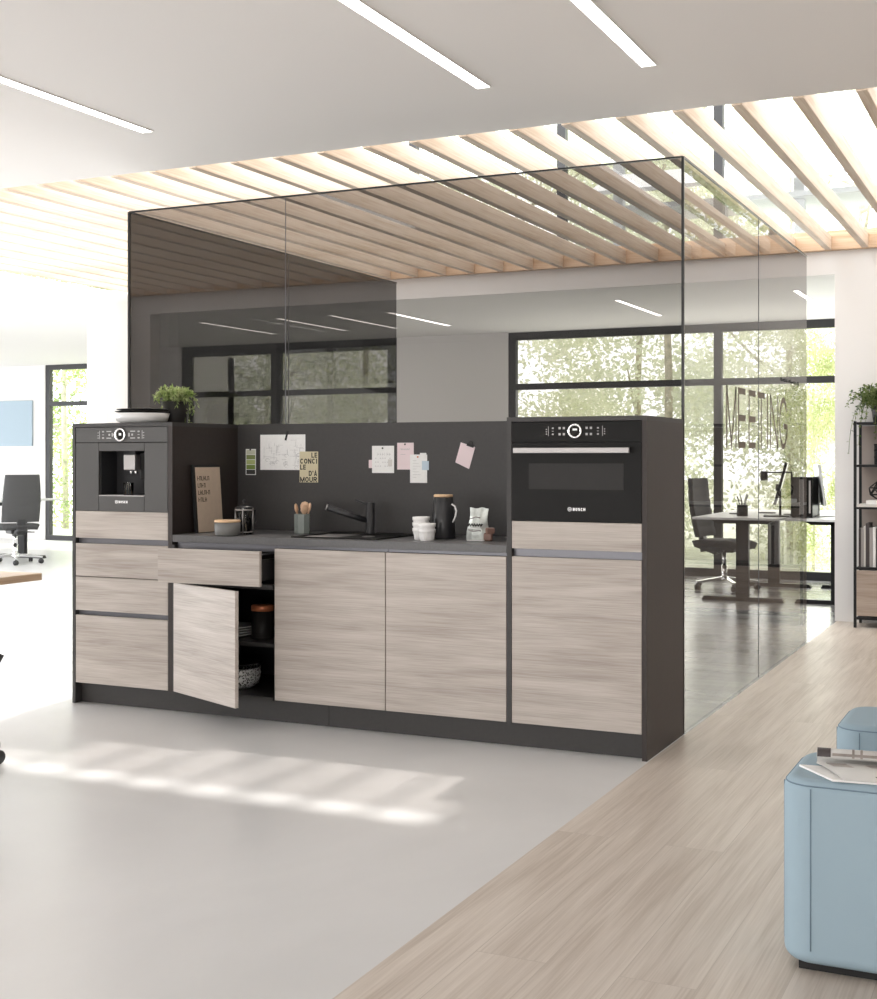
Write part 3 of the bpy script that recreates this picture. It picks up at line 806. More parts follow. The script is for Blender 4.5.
for i in range(12):
    x = rr.uniform(-w+.02, w-.03); z = rr.uniform(-h+.012, -.01); sk.tube([(x+.012*math.cos(a), -.0015, z+.008*math.sin(a)) for a in [q*.7 for q in range(8)]], .0007, 4)
sk.build('pencil_drawing', 'pencil', o)
MB().obox((.025, -.002, h-.006), (.011, .0016, .05), (0, R(16), 0)).build('tape', 'ink', o)
o, w, h = paper('poster', 1.017, 1.128, 1.132, 1.292, 'yellow', 'yellow poster with bold black words overlapping the drawing', 'poster', .0018)
for s_, xx, zz, ww_ in (('LE', .016, .048, .034), ('CONCI', -.052, .017, .102), ('LE', -.052, -.014, .034), ("D'A", .0, -.046, .05), ('MOUR', -.052, -.078, .102)):
    word('poster_lettering', s_, 'ink', o, xx, -.0018, zz, ww_, .0265, .21, .13)
o, w, h = paper('calendar', 1.444, 1.569, 1.183, 1.320, 'paper', 'white calendar sheet with grey day grid', 'calendar', .0018)
cal = MB()
for i in range(7):
    for k in range(4):
        if (i*3+k*5) % 4: cal.box(-.045+i*.0135, -.038+i*.0135, -.0016, -.0012, .025-k*.02, .0275-k*.02)
for i in range(6): cal.box(-.03+i*.013, -.0292+i*.013, -.0016, -.0012, .018, .034)
cal.build('day_grid', 'pencil', o); bx(.028, .052, -.0016, -.0012, -.035, .0).build('grey_field', 'bookl', o); pin(o, 0, h-.012)
o, w, h = paper('sticky_note', 1.424, 1.462, 1.208, 1.249, 'pink', 'small pink sticky note tucked behind the calendar edge', 'sticky note')
o, w, h = paper('note_sheet', 1.586, 1.678, 1.201, 1.335, 'pink', 'pale pink note sheet with a handwritten heading', 'note')
nt_ = MB(); nt_.tube([(-.028+i*.0035, -.0014, .034+.004*math.sin(i*1.9)) for i in range(16)], .0011, 4); nt_.box(-.028, .0, -.0016, -.0012, .008, .0095); nt_.build('handwriting', 'pencil', o)
pin(o, 0, h-.008)
o, w, h = paper('note_sheet', 1.659, 1.753, 1.135, 1.276, 'paper', 'white note sheet with faint print, overlapping the pink sheet', 'note', .0018)
nt_ = MB()
for k in range(7): nt_.box(-.032, -.032+.02+.006*(k % 3)*2, -.0016, -.0012, .04-k*.014, .0412-k*.014)
nt_.build('print_lines', 'print_g', o); bx(.008, w-.004, -.0020, -.0012, h-.002, h+.008).build('sheet_tab', 'paper', o); pin(o, -.002, h-.012, 'copper')
o, w, h = paper('sticky_note', 1.726, 1.764, 1.199, 1.244, 'bluep', 'small pale blue sticky note on the white note sheet', 'sticky note', .0042)
o, w, h = paper('note_sheet', 1.918, 1.998, 1.214, 1.326, 'pink', 'tilted torn pink sheet under a black clip, nearest the oven', 'note', .0, R(17))
bx(-.005, .032, -.006, -.0012, h-.006, h+.006).build('clip', 'ink', o)
MB().tube([(.002, -.004, h+.004), (.006, -.004, h+.02), (.020, -.004, h+.02), (.025, -.004, h+.004)], .0015, 6).build('clip_wire', 'ink', o)
for ch in o.children:
    if ch.name.startswith('sheet'):
        for i, v in enumerate(ch.data.vertices):
            if v.co.x < -.03 and v.co.z < 0: v.co.z += .010

# --- on top of left tower
ZT = P_TOP+.0004
wb = MB().lathe([(0, 0), (.10, 0), (.130, .014), (.143, .054), (.138, .054), (.122, .018), (0, .008)], n=48).build('bowl', 'china')
tag(wb, 'wide white bowl on the left tall unit', 'bowl'); wb.location = (.271, .22, ZT)
for i, (l, m_, r_) in enumerate((('lower black plate lying on the white bowl', 'ovenwin', .140), ('upper black plate on the white bowl', 'jug', .132))):
    o = MB().lathe([(0, 0), (r_*.7, 0), (r_*.96, .006), (r_, .010), (r_*.95, .011), (r_*.65, .005), (0, .005)], n=48).build('plate', m_)
    tag(o, l, 'plate', 'black plates'); o.location = (.271, .22, ZT+.0545+i*.011)
pp = thing('potted_plant', 'leafy trailing plant in black pot on the left tall unit', 'plant', (.349, .40, ZT))
MB().lathe([(0, 0), (.064, 0), (.067, .006), (.072, .120), (.067, .121), (.064, .10), (0, .10)], n=36).build('pot', 'ovenwin', pp)
MB().lathe([(0, .1005), (.0635, .1005), (.06, .106), (0, .11)], n=24).build('soil', 'soil', pp)
def leaf(mb, p, d, up, L, W):
    d = d.normalized(); s = d.cross(up)
    if s.length < 1e-4: s = Vector((1, 0, 0))
    s.normalize(); n = s.cross(d)
    a = p; b = p + d*L*.5 + s*W + n*W*.25; c2 = p + d*L; e = p + d*L*.5 - s*W + n*W*.25; mid = p + d*L*.5
    va, vb, vc, ve, vm = [mb.bm.verts.new(q) for q in (a, b, c2, e, mid)]
    mb.bm.faces.new((va, vb, vm)); mb.bm.faces.new((vb, vc, vm)); mb.bm.faces.new((vc, ve, vm)); mb.bm.faces.new((ve, va, vm))
def trailing(nst, r0, h, droop, llen, wid, seed, bias=(0, 0), ymax=9):
    rr = random.Random(seed); fl = MB(); st = MB()
    for i in range(nst):
        a = rr.uniform(0, 2*PI); o_ = rr.uniform(.1, 1)
        out = Vector((math.cos(a)+bias[0], math.sin(a)+bias[1], 0)).normalized()
        reach = r0*rr.uniform(.5, 1.25)*(.4+.6*o_); hh = h*rr.uniform(.5, 1.05)*(1-.35*o_); dd_ = droop*rr.random()**2.2*o_
        p0 = Vector((out.x*r0*.3*o_, out.y*r0*.3*o_, 0)); pts = []
        for k in range(11):
            t_ = k/10
            pts.append(p0 + out*reach*(1-(1-t_)**1.6) + Vector((0, 0, hh*math.sin(PI*min(1, t_*.62+.0))*1. - dd_*max(0, t_-.35)**1.4*1.9)))
        for q in pts: q.y = min(q.y, ymax)
        st.tube(pts, .0018, 4, False)
        for k in range(2, 11):
            for q in range(2):
                dirv = (pts[k]-pts[k-1]).normalized()
                sidev = Vector((rr.uniform(-1, 1), rr.uniform(-1, 1), rr.uniform(-.6, 1)))
                leaf(fl, pts[k]+Vector((rr.uniform(-.004, .004), rr.uniform(-.004, .004), rr.uniform(-.004, .004))), dirv*.5+sidev*.8, Vector((rr.uniform(-.4, .4), rr.uniform(-.4, .4), 1)), llen*rr.uniform(.7, 1.2), wid*rr.uniform(.7, 1.2))
    return fl, st
fl, st = trailing(74, .080, .105, .20, .027, .006, 11, (.28, 0))
fo = fl.build('foliage', 'leaf_a', pp); so = st.build('stems', 'leaf_b', pp); fo.location = so.location = (0, 0, .105)

# ================================================================== POUFS + MAGAZINE
def pouf(x0, y1, w, d, h, label):
    p = thing('pouf', label, 'pouf', (x0+w/2, y1-d/2, 0), 0, 'blue cube poufs')
    b = bmesh.new()
    hw_, hd = w/2, d/2
    vs = [b.verts.new((x, y, z)) for x in (-hw_, hw_) for y in (-hd, hd) for z in (.022, h)]
    for f in ((0, 1, 3, 2), (4, 6, 7, 5), (0, 4, 5, 1), (2, 3, 7, 6), (0, 2, 6, 4), (1, 5, 7, 3)): b.faces.new([vs[i] for i in f])
    bmesh.ops.recalc_face_normals(b, faces=list(b.faces))
    vert = [e for e in b.edges if abs(e.verts[0].co.z-e.verts[1].co.z) > .1]
    bmesh.ops.bevel(b, geom=vert, offset=.075, segments=8, profile=.5, affect='EDGES')
    hor = [e for e in b.edges if abs(e.verts[0].co.z-e.verts[1].co.z) < 1e-5 and len(e.link_faces) == 2 and any(abs(f.normal.z) > .9 for f in e.link_faces)]
    bmesh.ops.bevel(b, geom=hor, offset=.03, segments=5, profile=.5, affect='EDGES')
    for f in b.faces: f.smooth = abs(f.normal.z) < .99
    m_ = MB(); m_.merge(b); m_.build('cushion_body', 'pouf', p)
    sm = MB(); r = .075
    zt = h-.014
    loop = []
    for cx, cy, a0 in ((hw_-r, hd-r, 0), (-hw_+r, hd-r, PI/2), (-hw_+r, -hd+r, PI), (hw_-r, -hd+r, 1.5*PI)):
        for k in range(7):
            a = a0+k/6*PI/2; loop.append((cx+(r-.004)*math.cos(a), cy+(r-.004)*math.sin(a), zt))
    loop.append(loop[0])
    sm.tube(loop, .0018, 6, False)
    for sx in (-1, 1):
        for sy in (-1, 1):
            sm.tube([(sx*(hw_-r), sy*(hd+.0005), .06), (sx*(hw_-r), sy*(hd+.0005), h-.02)], .0017, 6)
            sm.tube([(sx*(hw_+.0005), sy*(hd-r), .06), (sx*(hw_+.0005), sy*(hd-r), h-.02)], .0017, 6)
    sm.build('seam', 'seam', p)
    bx(-hw_+.04, hw_-.04, -hd+.04, hd-.04, 0, .023).build('base', 'black', p)
    return p
pouf(3.955, -1.63, .50, .37, .474, 'pale blue cube pouf with open magazine on top')
pouf(3.965, -.83, .50, .37, .458, 'pale blue cube pouf standing behind the magazine pouf')
mz = thing('magazine', 'open magazine with rolled-over pages lying on the nearer blue pouf', 'magazine', (4.012, -1.885, .4748), R(7))
MB().prism([(.055, -.108), (.40, -.108), (.40, .03), (-.03, .03)], .005).build('cover', 'paper', mz)
pg = MB(); prof = []
RR = .0165; RY = .075
for k in range(19): prof.append((-.110+k/18*(RY+.110), .0058+.008*math.sin(k/18*PI)))
for k in range(17):
    a = -PI/2 + k/16*PI*1.6; prof.append((RY+RR*math.cos(a), .0072+RR+RR*math.sin(a)))
pg.sheet([[(x + max(0, .03-y)*.5, y, z) for y, z in prof] for x in (.012, .12, .24, .42)])
pgo = pg.build('pages', 'mag1', mz, solidify=.0016)
def band(x0_, x1_, a0, a1, mname, nm):
    b = MB(); b.sheet([[(x, RY+(RR+.0016)*math.cos(a), .0072+RR+(RR+.0016)*math.sin(a)) for a in [a0+q*(a1-a0)/15 for q in range(16)]] for x in (x0_, x1_)])
    b.build(nm, mname, pgo)
band(.013, .046, -1.2, 3.2, 'bookd', 'dark_print')
band(.098, .104, -1.2, 3.2, 'mag2', 'print_band'); band(.118, .124, -1.2, 3.2, 'mag2', 'print_band')
band(.05, .40, 2.6, 3.0, 'mag2', 'print_line')
def flat(x0_, x1_, y0_, y1_, mname):
    def zz(y): return .0058+.008*math.sin((y+.110)/(RY+.110)*PI)+.0012
    b = MB(); ys = [y0_+(y1_-y0_)*q/5 for q in range(6)]
    b.sheet([[(x+max(0, .03-y)*.5, y, zz(y)) for y in ys] for x in (x0_, x1_)]); b.build('print_block', mname, pgo)
flat(.035, .085, -.01, .045, 'mag2'); flat(.10, .36, -.085, -.076, 'bookd'); flat(.13, .36, .0, .04, 'mag2')

# ================================================================== OFFICE FURNITURE
def office_chair(label, loc, rz, fab='fabric', group='office chairs'):
    """faces +X"""
    c = thing('office_chair', label, 'chair', loc, rz, group)
    # seat: rounded pad with waterfall front
    b = bmesh.new(); g = []
    for i in range(13):
        u = i/12*2-1; row = []
        for k in range(11):
            v = k/10*2-1
            x = .245*u; y = .235*v*(1-.10*max(0, -u)**2)
            z = .475 - .028*max(0, u-.45)**1.5*2.2 - .012*abs(v)**4 - .010*abs(u)**6 + .01*(v*v)
            row.append(b.verts.new((x, y, z)))
        g.append(row)
    for a, d in zip(g, g[1:]):
        for k in range(10): b.faces.new((a[k], d[k], d[k+1], a[k+1])).smooth = True
    ex = bmesh.ops.extrude_face_region(b, geom=list(b.faces))
    for v in [q for q in ex['geom'] if isinstance(q, bmesh.types.BMVert)]: v.co.z -= .058; v.co.x *= .93; v.co.y *= .9
    m_ = MB(); m_.merge(b); m_.build('seat', fab, c)
    # backrest: tall slab, bent, with horizontal quilting
    fr = []; bk = []
    for i in range(49):
        t_ = i/48; z = .50 + .56*t_
        x = -.190 - .055*t_*t_ - .035*math.sin(t_*PI*.9+.2) + .05*(1-t_)**3*0
        lean = -.03*t_
        w = .215 - .02*t_ + .012*math.sin(t_*PI)
        q = .006*abs(math.sin(t_*PI*6))
        fr.append([(x+lean+q+.028*(abs(v)**2.5), w*v, z) for v in [k/8*2-1 for k in range(9)]])
        bk.append([(x+lean-.045+.034*(abs(v)**3)-q*.5, w*v, z) for v in [k/8*2-1 for k in range(9)]])
    b = MB(); rows = [list(reversed(r)) for r in fr]
    loop = []
    for f_, k_ in zip(fr, bk): loop.append(f_ + list(reversed(k_)) + [f_[0]])
    b.sheet(loop); b.bm.faces.new([b.bm.verts.new(p) for p in fr[0]+list(reversed(bk[0]))]); b.bm.faces.new([b.bm.verts.new(p) for p in fr[-1]+list(reversed(bk[-1]))])
    bmesh.ops.remove_doubles(b.bm, verts=list(b.bm.verts), dist=1e-5)
    b.build('backrest', fab, c, recalc=True)
    MB().obox((-.215, 0, .45), (.05, .10, .20), (0, R(-8), 0), .01).obox((-.17, 0, .385), (.24, .12, .05), (0, R(18), 0), .012).build('back_bracket', 'plastic', c)
    MB().obox((.0, 0, .385), (.24, .17, .06), (0, 0, 0), .015).build('mechanism', 'plastic', c)
    MB().tube([(.03, -.07, .375), (.04, -.20, .365)], .007, 8).obox((.042, -.215, .364), (.022, .05, .01), (0, 0, 0), .003).build('lever', 'plastic', c)
    MB().tube([(0, 0, .355), (0, 0, .22)], .018, 16).tube([(0, 0, .23), (0, 0, .075)], .028, 16).build('gas_column', 'chrome', c)
    sb = MB(); sb.lathe([(0, .075), (.05, .075), (.055, .085), (.05, .115), (.03, .125), (0, .125)], n=24)
    for k in range(5):
        a = 2*PI*k/5+.35
        p0 = Vector((math.cos(a)*.035, math.sin(a)*.035, .102)); p1 = Vector((math.cos(a)*.32, math.sin(a)*.32, .078))
        s_ = Vector((-math.sin(a), math.cos(a), 0))
        def ringp(p, w, h_): return [p+s_*w+Vector((0, 0, h_)), p-s_*w+Vector((0, 0, h_)), p-s_*w*.7-Vector((0, 0, h_)), p+s_*w*.7-Vector((0, 0, h_))]
        r0_ = [sb.bm.verts.new(q) for q in ringp(p0, .024, .018)]; r1_ = [sb.bm.verts.new(q) for q in ringp(p1, .015, .010)]
        for q in range(4): sb.bm.faces.new((r0_[q], r0_[(q+1) % 4], r1_[(q+1) % 4], r1_[q]))
        sb.bm.faces.new(r1_)
    sb.build('star_base', 'chrome', c, recalc=True)
    for k in range(5):
        a = 2*PI*k/5+.35
        px, py = math.cos(a)*.305, math.sin(a)*.305
        w = MB(); ax = Matrix.Rotation(a+.6, 4, 'Z') @ Matrix.Rotation(PI/2, 4, 'X')
        w.lathe([(0, -.024), (.024, -.024), (.029, -.018), (.029, -.005), (.022, -.004), (.022, .004), (.029, .005), (.029, .018), (.024, .024), (0, .024)], (px, py, .0295), 20, ax)
        w.tube([(px, py, .04), (px, py, .074)], .008, 8)
        w.build('caster', 'plastic', c)
    return c
office_chair('black office chair with star base at the desk behind the glass', (1.70, 7.22, 0), R(-8), 'fabric')
office_chair('grey office chair seen from behind at the far left desk', (-6.62, 6.62, 0), R(150), 'fabric_l')
office_chair('office chair at the oak table, only one foot tip showing at left', (.418, -1.40, 0), R(98), 'fabric')

def desk(label, x0, x1, y0, y1, lx, lys, group='sit-stand desks'):
    d = thing('desk', label, 'desk', ((x0+x1)/2, (y0+y1)/2, 0), 0, group)
    w, l = (x1-x0)/2, (y1-y0)/2
    bx(-w, w, -l, l, .722, .742, bev=.003).build('desktop', 'desktop', d)
    cy = (y0+y1)/2
    for ly in lys:
        y = ly-cy
        MB().box(-.055, .055, y-.03, y+.03, .03, .70, .003).build('leg', 'black', d)
        f = MB(); f.prism([(-.36, 0), (.36, 0), (.34, .035), (-.34, .035)], .07, Matrix.Translation((0, y+.035, 0)) @ Matrix.Rotation(PI/2, 4, 'X')); f.build('foot', 'black', d)
        f = MB(); f.prism([(-.30, .022), (.30, .022), (.22, -.02), (-.22, -.02)], .06, Matrix.Translation((0, y+.03, .70)) @ Matrix.Rotation(PI/2, 4, 'X')); f.build('support_arm', 'black', d)
    bx(-.02, .02, lys[0]-cy+.03, lys[1]-cy-.03, .665, .72).build('cross_beam', 'black', d)
    return d
desk('white-topped desk on black T legs behind the glass, beside the black chair', 1.70, 2.47, 5.98, 7.92, 2.08, (6.25, 7.66))
desk('second white-topped desk behind the glass, half hidden by the white wall', 2.50, 3.27, 5.98, 7.92, 2.88, (6.30, 7.70))
desk('white-topped desk at the far left, behind the grey chair', -7.60, -6.84, 5.75, 7.65, -7.1, (6.0, 7.38))

ZD = .7425
cu = MB().box(-.045, .045, -.045, .045, 0, .095, .004)
cu = MB()
cu.lathe([(0, 0), (.048, 0), (.048, .1), (.044, .1), (.044, .006), (0, .006)], n=24)
cu = cu.build('pencil_cup', 'black'); tag(cu, 'black pencil cup on the desk behind the glass', 'cup'); cu.location = (2.06, 6.35, ZD)
for i, (a, l, lab) in enumerate(((-.32, .16, 'black pen leaning left in the pencil cup'), (.30, .17, 'black pen leaning right in the pencil cup'), (-.12, .15, 'short black pen in the pencil cup'))):
    o = MB().tube([(0, 0, 0), (a*.16, .01*i, l), (a*.165, .01*i, l+.012)], [.005, .005, .002], 8).build('pen', 'plastic'); tag(o, lab, 'pen', 'pens in the pencil cup'); o.location = (2.06-.02*a, 6.35, ZD+.008)
sx_ = MB()
for s in (-1, 1):
    sx_.tube([(-.010*s, .004*s, 0), (.012*s, .004*s, .13)], .004, 6)
    sx_.tube([(.012*s+.020*s*.5*(1-math.cos(q*PI/5)) , .004*s, .13+.03+.03*-math.cos(q*PI/5)) for q in range(6)] + [(.012*s+.02*s*.5*(1+math.cos(q*PI/5)), .004*s, .19-.03+.03*math.cos(q*PI/5)+0) for q in range(6)], .004, 6)
sx_ = sx_.build('scissors', 'plastic'); tag(sx_, 'pair of scissors standing in the pencil cup', 'scissors'); sx_.location = (2.065, 6.36, ZD+.008)
for i, (x, y, l) in enumerate(((1.93, 6.75, 'dark coaster on the desk left of the pencil cup'), (2.14, 7.05, 'dark coaster on the desk behind the pencil cup'))):
    o = MB().lathe([(0, 0), (.075, 0), (.078, .004), (.075, .008), (0, .008)], n=32).build('coaster', 'black'); tag(o, l, 'coaster', 'desk coasters'); o.location = (x, y, ZD)
def monitor(label, loc, rz, tilt, w, h, zb, back='screen', stand='black'):
    m = thing('monitor', label, 'monitor', loc, rz, 'desk monitors')   # screen faces +X
    mt = Matrix.Translation((0, 0, zb)) @ Matrix.Rotation(tilt, 4, 'Y')
    s = MB().box(-.012, .012, -w/2, w/2, 0, h, .004, 2, mt).build('monitor_shell', back, m)
    MB().box(.0122, .0128, -w/2+.008, w/2-.008, .01, h-.008, 0, 1, mt).build('screen', 'screen', s)
    MB().box(-.05, -.03, -.025, .025, .01, zb+h*.4, .003).obox((-.022, 0, zb+h*.38), (.04, .06, .06)).build('stand', stand, m)
    MB().box(-.12, .10, -.12, .12, 0, .01, .004).build('stand_base', stand, m)
    return m
monitor('thin black monitor on the desk beside the pencil cup, seen edge on', (2.34, 6.40, ZD), R(189), R(-15), .50, .38, .11)
monitor('pale silver monitor on the second desk, just past the glass edge', (2.72, 6.55, ZD), R(15), R(-8), .42, .36, .10, 'silver', 'silver')
monitor('silver-backed monitor on the far left desk', (-7.30, 6.12, ZD), R(8), R(-4), .54, .34, .12, 'silver', 'silver')
pc = thing('desktop_tower', 'glossy black desktop computer tower standing on the second desk', 'computer', (2.60, 6.40, ZD))
bx(-.09, .09, -.20, .20, .008, .35, bev=.006).build('tower_case', 'gloss', pc)  # stand-in block for a dark upright shape at the glass edge
bx(-.02, .02, -.203, -.2, .03, .33).box(.06, .075, -.203, -.2, .04, .32).build('front_strip', 'bookg', pc)
MB().box(-.085, -.06, -.18, .18, 0, .008).box(.06, .085, -.18, .18, 0, .008).build('feet', 'plastic', pc)
lp = thing('desk_lamp', 'black desk lamp with horizontal arm and small cylinder head', 'lamp', (2.44, 6.62, ZD))
MB().lathe([(0, 0), (.07, 0), (.07, .012), (.065, .015), (0, .015)], n=28).build('lamp_base', 'black', lp)
MB().tube([(0, 0, .015), (0, 0, .385)], .008, 10).build('pole', 'black', lp)
MB().tube([(.006, 0, .385), (-.24, -.02, .385)], .007, 10).build('lamp_arm', 'black', lp)
MB().lathe([(.0, .0), (.03, 0), (.033, .004), (.033, .082), (.030, .082), (.028, .01), (0, .01)], (-.24, -.02, .393-.088), 20, Matrix.Translation((0, 0, .09)) @ Matrix.Rotation(PI, 4, 'X')).build('lamp_head', 'black', lp)
ky = bx(-.07, .07, -.20, .20, 0, .014, bev=.003).build('keyboard', 'silver'); tag(ky, 'pale keyboard in front of the silver monitor on the second desk', 'keyboard'); ky.location = (2.98, 6.5, ZD)

# far left blue panel
bpnl = bx(-10.45, -9.64, 10.175, 10.1995, 1.438, 2.137, bev=.004).build('wall_panel', 'bluewall'); tag(bpnl, 'pale blue felt panel on the far left white wall', 'wall panel')

# oak table front left
tb = thing('table', 'oak table whose corner reaches in at the left edge', 'table', (-.40, -1.05, 0))
bx(-.835, .835, -.35, .35, .708, .740, bev=.002, seg=1).build('tabletop', 'tabletop', tb)
for sx in (-1,):
    for sy in (-1, 1): bx(sx*.75-.025, sx*.75+.025, sy*.28-.025, sy*.28+.025, 0, .708).build('leg', 'black', tb)
for sy in (-1, 1): bx(.06, .11, sy*.28-.025, sy*.28+.025, 0, .708).build('leg', 'black', tb)
for o in tb.children:
    if o.name.startswith('tabletop'): o.data.materials.clear(); o.data.materials.append(M['tabletop'])

# ================================================================== SHELF UNIT (right)
SX0, SX1, SY0, SY1 = 3.216, 4.25, 4.80, 5.115
sh = thing('shelf_unit', 'black-framed open shelf unit with oak drawer by the white wall', 'shelf unit', (SX0, SY0, 0))
W_, D_ = SX1-SX0, SY1-SY0
for x in (0, W_-.02):
    for y in (0, D_-.02): bx(x, x+.02, y, y+.02, 0, 1.53).build('post', 'black', sh)
for z, m_ in ((1.505, 'black'), (1.19, 'black'), (.895, 'bookl'), (.43, 'black'), (.06, 'black')):
    bx(.021, W_-.021, .002, D_-.002, z, z+.018).build('shelf', m_, sh)
bx(.021, W_-.021, .0, .019, .09, .425, bev=.001, seg=1).build('drawer', 'shelfwood', sh)
bx(.021, W_-.021, D_-.018, D_-.004, .09, 1.5).build('back_panel', plain('shelf_back', (.34, .29, .26), .6), sh)
for z in (.878, ): bx(.021, W_-.021, .001, .012, z, z+.016).build('rail', 'black', sh)
cols = ['bookd', 'bookg', 'bookl', 'bookd', 'bookg', 'paper', 'bookd', 'bookl', 'bookg', 'bookd', 'bookl']
x = SX0+.03; rr = random.Random(4)
names = ['first', 'second', 'third', 'fourth', 'fifth', 'sixth', 'seventh', 'eighth', 'ninth', 'tenth', 'eleventh']
for i, cname in enumerate(cols):
    tk = rr.uniform(.012, .026); hh = rr.uniform(.28, .335)
    o = bx(0, tk, 0, .21, 0, hh, bev=.001, seg=1).build('magazine_volume', cname)
    tag(o, '%s upright magazine from the left post on the lower shelf' % names[i], 'magazine', 'upright magazines on the lower shelf')
    o.location = (x, SY0+.05, .4485); x += tk+.0015
    if i == 6: x += .012
bk_ = bx(0, .30, 0, .21, 0, .030, bev=.002).build('book', 'paper'); tag(bk_, 'white book lying flat on the pale middle shelf', 'book'); bk_.location = (SX0+.085, SY0+.03, .9135)
ge = MB(); vs_ = [Vector((math.cos(a)*.06, math.sin(a)*.06, z)) for a, z in [(k*2*PI/5, .04) for k in range(5)] + [(k*2*PI/5+.63, .09) for k in range(5)]] + [Vector((0, 0, .138))]
for k in range(5):
    for p, q in ((vs_[k], vs_[(k+1) % 5]), (vs_[k], vs_[5+k]), (vs_[k], vs_[5+(k-1) % 5]), (vs_[5+k], vs_[5+(k+1) % 5]), (vs_[5+k], vs_[10]), (vs_[k], Vector((0, 0, .004)))): ge.tube([p, q], .0045, 6)
ge = ge.build('geometric_ornament', 'black'); tag(ge, 'black wire geometric ornament standing on the white book', 'ornament'); ge.location = (SX0+.155, SY0+.13, .944)
bs = thing('wire_basket', 'black slatted box on the upper shelf under the plant', 'basket', (SX0+.27, SY0+.15, 1.2085))
bx(-.13, .13, -.09, .09, 0, .012).build('basket_base', 'black', bs)
wv = MB()
for k in range(14): wv.box(-.13+k*.0195, -.13+k*.0195+.008, -.09, -.085, .012, .15)
for k in range(9): wv.box(-.13, -.125, -.088+k*.0195, -.088+k*.0195+.008, .012, .15).box(.125, .13, -.088+k*.0195, -.088+k*.0195+.008, .012, .15)
for z in (.05, .10, .142): wv.box(-.132, .132, -.0925, -.0902, z, z+.012)
wv.box(-.13, .13, .085, .09, .012, .15).build('basket_sides', 'black', bs)
pp = thing('potted_plant', 'bushy small-leaved trailing plant on top of the shelf unit', 'plant', (SX0+.19, SY0+.16, 1.5235))
MB().lathe([(0, 0), (.07, 0), (.085, .12), (.08, .12), (.07, .1), (0, .1)], n=28).build('pot', 'jug', pp)
fl, st = trailing(120, .20, .22, .42, .026, .009, 23, (-.25, -.25), .13)
fo = fl.build('foliage', 'leaf_b', pp); so = st.build('stems', 'leaf_b', pp); fo.location = so.location = (0, 0, .09)

# ================================================================== OUTSIDE
def crown_mesh(seed, n, H_, R_):
    rr = random.Random(seed); mb = MB()
    blobs = []
    for k in range(26):
        z = rr.uniform(.4, H_); rad = R_*(.55+.6*math.sin(PI*min(1, (z/H_)*.85+.1)))
        a = rr.uniform(0, 2*PI); q = rad*rr.random()**.5*.8
        blobs.append((Vector((q*math.cos(a), q*math.sin(a), z)), rr.uniform(.55, 1.0)))
    for i in range(n):
        c_, r_ = rr.choice(blobs)
        d = Vector((rr.gauss(0, 1), rr.gauss(0, 1), rr.gauss(0, 1))).normalized()*r_*rr.random()**.4
        p = c_+d
        if p.z < .05: p.z = rr.uniform(.05, .6)
        L = rr.uniform(.028, .062); W = L*.5
        u = Vector((rr.gauss(0, 1), rr.gauss(0, 1), rr.gauss(0, .8))).normalized(); v = u.orthogonal().normalized()
        v = Matrix.Rotation(rr.uniform(0, 6.28), 3, u) @ v
        mb.bm.faces.new([mb.bm.verts.new(q) for q in (p-u*L, p+v*W, p+u*L, p-v*W)])
    return mb
def make_tree(kind, label, loc, H_, R_, n, seed):
    t = thing('garden_tree', label, 'tree', loc, 0, 'trees outside the windows')
    crown_mesh(seed, n, H_, R_).build('crown', kind, t)
    tr = MB().tube([(0, 0, -.2), (.05, .02, H_*.3), (-.04, .05, H_*.6), (.02, 0, H_*.9)], [.07, .055, .035, .01], 8)
    rr = random.Random(seed)
    for k in range(9):
        z = rr.uniform(.2, .8)*H_; a = rr.uniform(0, 6.28)
        tr.tube([(0, 0, z), (math.cos(a)*R_*.4, math.sin(a)*R_*.4, z+.35), (math.cos(a)*R_*.8, math.sin(a)*R_*.8, z+.9)], [.035, .022, .008], 6)
    tr.build('trunk', 'bark', t); return t
protos = [make_tree('tree_a', '', (0, 0, 0), 7.6, 1.7, 19000, 1), make_tree('tree_b', '', (0, 0, 0), 8.2, 1.8, 19000, 2), make_tree('tree_c', '', (0, 0, 0), 7.0, 1.8, 19000, 3)]

spots = [(2.2, 13.2, 'yellow-green tree outside the right end of the rear windows'), (-.6, 13.6, 'leafy green tree outside the rear window behind the oven tower'),
         (.9, 15.2, 'grey-green tree behind the rear window post'), (-3.2, 14.0, 'yellow-green tree outside behind the pale rear wall'), (-5.6, 13.4, 'green tree outside the dark-tinted left window'),
         (-8.0, 14.6, 'grey-green tree outside left of the dark-tinted window'), (-11.0, 15.4, 'yellow-green tree outside the far left window, right half'), (-13.2, 15.0, 'green tree outside the far left window, left half'),
         (-15.6, 16.4, 'grey-green tree at the far left, beyond the window edge'), (4.6, 14.6, 'yellow-green tree beyond the white wall at right'), (3.4, 17.4, 'tall green tree seen high through the skylight beams'), (6.8, 16.4, 'grey-green tree far right beyond the skylight'),
         (-9.6, 16.8, 'green tree filling the gap outside the far left window'), (-2.0, 16.8, 'green tree further back outside the rear windows'), (1.85, 11.4, 'slim bright green tree close outside the untinted strip of window beside the white wall')]
for i, (x, y, l) in enumerate(spots):
    k = i % 3
    if i < 3: o = protos[k]; o['label'] = l
    else: o = dup(protos[k], None, None, l)
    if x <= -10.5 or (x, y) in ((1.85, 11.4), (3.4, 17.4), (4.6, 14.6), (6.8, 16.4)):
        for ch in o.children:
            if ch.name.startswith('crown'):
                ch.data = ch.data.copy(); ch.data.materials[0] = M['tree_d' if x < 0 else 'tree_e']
    o.location = (x, y, -.15); o.rotation_euler = (0, 0, i*1.3)
    sc_ = .95+.12*((i*7) % 4)/3; o.scale = (sc_, sc_, sc_) if y > 12 else (.27, .27, .42)
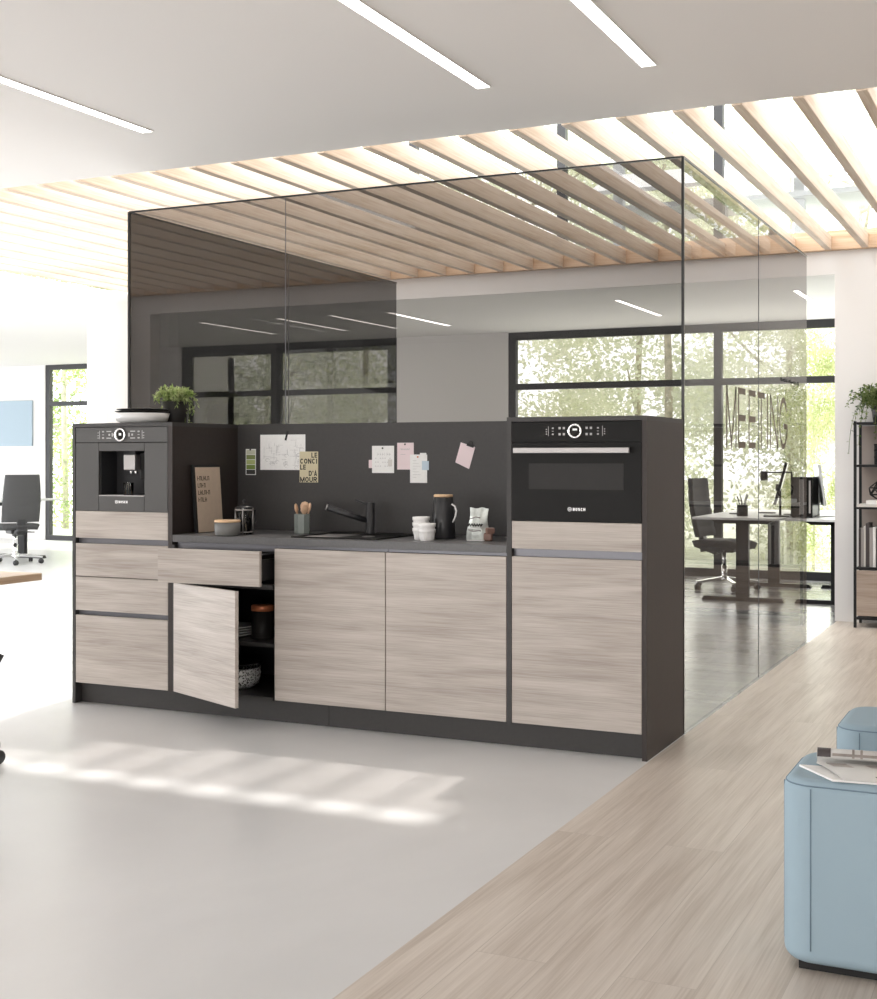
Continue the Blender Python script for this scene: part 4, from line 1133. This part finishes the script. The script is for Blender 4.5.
# pale steel balcony frame on the roof beyond the clerestory
ca = thing('balcony_frame', 'pale steel balcony frame beyond the skylight windows', 'balcony', (2.0, 7.5, 2.955))
for x in (-1.5, -.45, .30, 1.35): bx(x, x+.10, 0, .10, 0, 1.55).build('post', 'steelpale', ca)
for z in (.78, .30): bx(-1.6, 1.8, -.15, .6, z, z+.05).build('slab', 'steelpale', ca)
MB().obox((.1, -.3, 1.02), (3.3, .7, .04), (R(24), 0, 0)).build('slanted_screen', 'steelpale', ca)

# ================================================================== LIGHT
w = bpy.data.worlds.new('world'); S.world = w; w.use_nodes = True
nt = w.node_tree; bgn = nt.nodes['Background']; bgn.inputs[0].default_value = (.97, .985, 1.0, 1); bgn.inputs[1].default_value = 3.4
sun = bpy.data.lights.new('sun', 'SUN'); sun.energy = 3.7; sun.angle = R(2.4); sun.color = (1, .955, .90)
so = bpy.data.objects.new('sun', sun); COL.objects.link(so)
so.rotation_euler = Vector((.06, -.645, -1)).to_track_quat('-Z', 'Y').to_euler()
def area(name, loc, direction, sx, sy, e, col=(1, 1, 1)):
    l = bpy.data.lights.new(name, 'AREA'); l.shape = 'RECTANGLE'; l.size = sx; l.size_y = sy; l.energy = e; l.color = col
    o = bpy.data.objects.new(name, l); COL.objects.link(o); o.location = loc
    o.rotation_euler = Vector(direction).to_track_quat('-Z', 'Y').to_euler(); return o
area('window_light_back', (1, -9.6, .75), (0, 1, .12), 13, 1.1, 250, (1, .98, .965))  # added fill lamp, the back wall has no window
area('window_light_left', (-9.5, -2.2, 1.5), (1, .12, .06), 5, 2.2, 260, (.985, .99, 1))
area('window_light_rear', (1.2, 8.3, 1.2), (-.1, -1, .35), 5, 2.0, 80, (.99, 1, .98))

# ================================================================== CAMERA
cam = bpy.data.cameras.new('camera'); co = bpy.data.objects.new('camera', cam); COL.objects.link(co)
co.location = (4.5682, -5.2539, 1.2614); co.rotation_euler = (PI/2, 0, .4419)
cam.sensor_fit = 'AUTO'; cam.sensor_width = 36; cam.lens = 1303.676*36/999
cam.shift_y = -(499.5-457.4545)/999; cam.clip_end = 200
S.camera = co
S.view_settings.view_transform = 'Standard'; S.view_settings.look = 'None'; S.view_settings.exposure = .48; S.view_settings.gamma = 1
S.cycles.use_denoising = True
S.cycles.max_bounces = 10; S.cycles.diffuse_bounces = 5; S.cycles.glossy_bounces = 5; S.cycles.transparent_max_bounces = 16
S.cycles.sample_clamp_indirect = 8
S.cycles.caustics_reflective = False; S.cycles.caustics_refractive = False
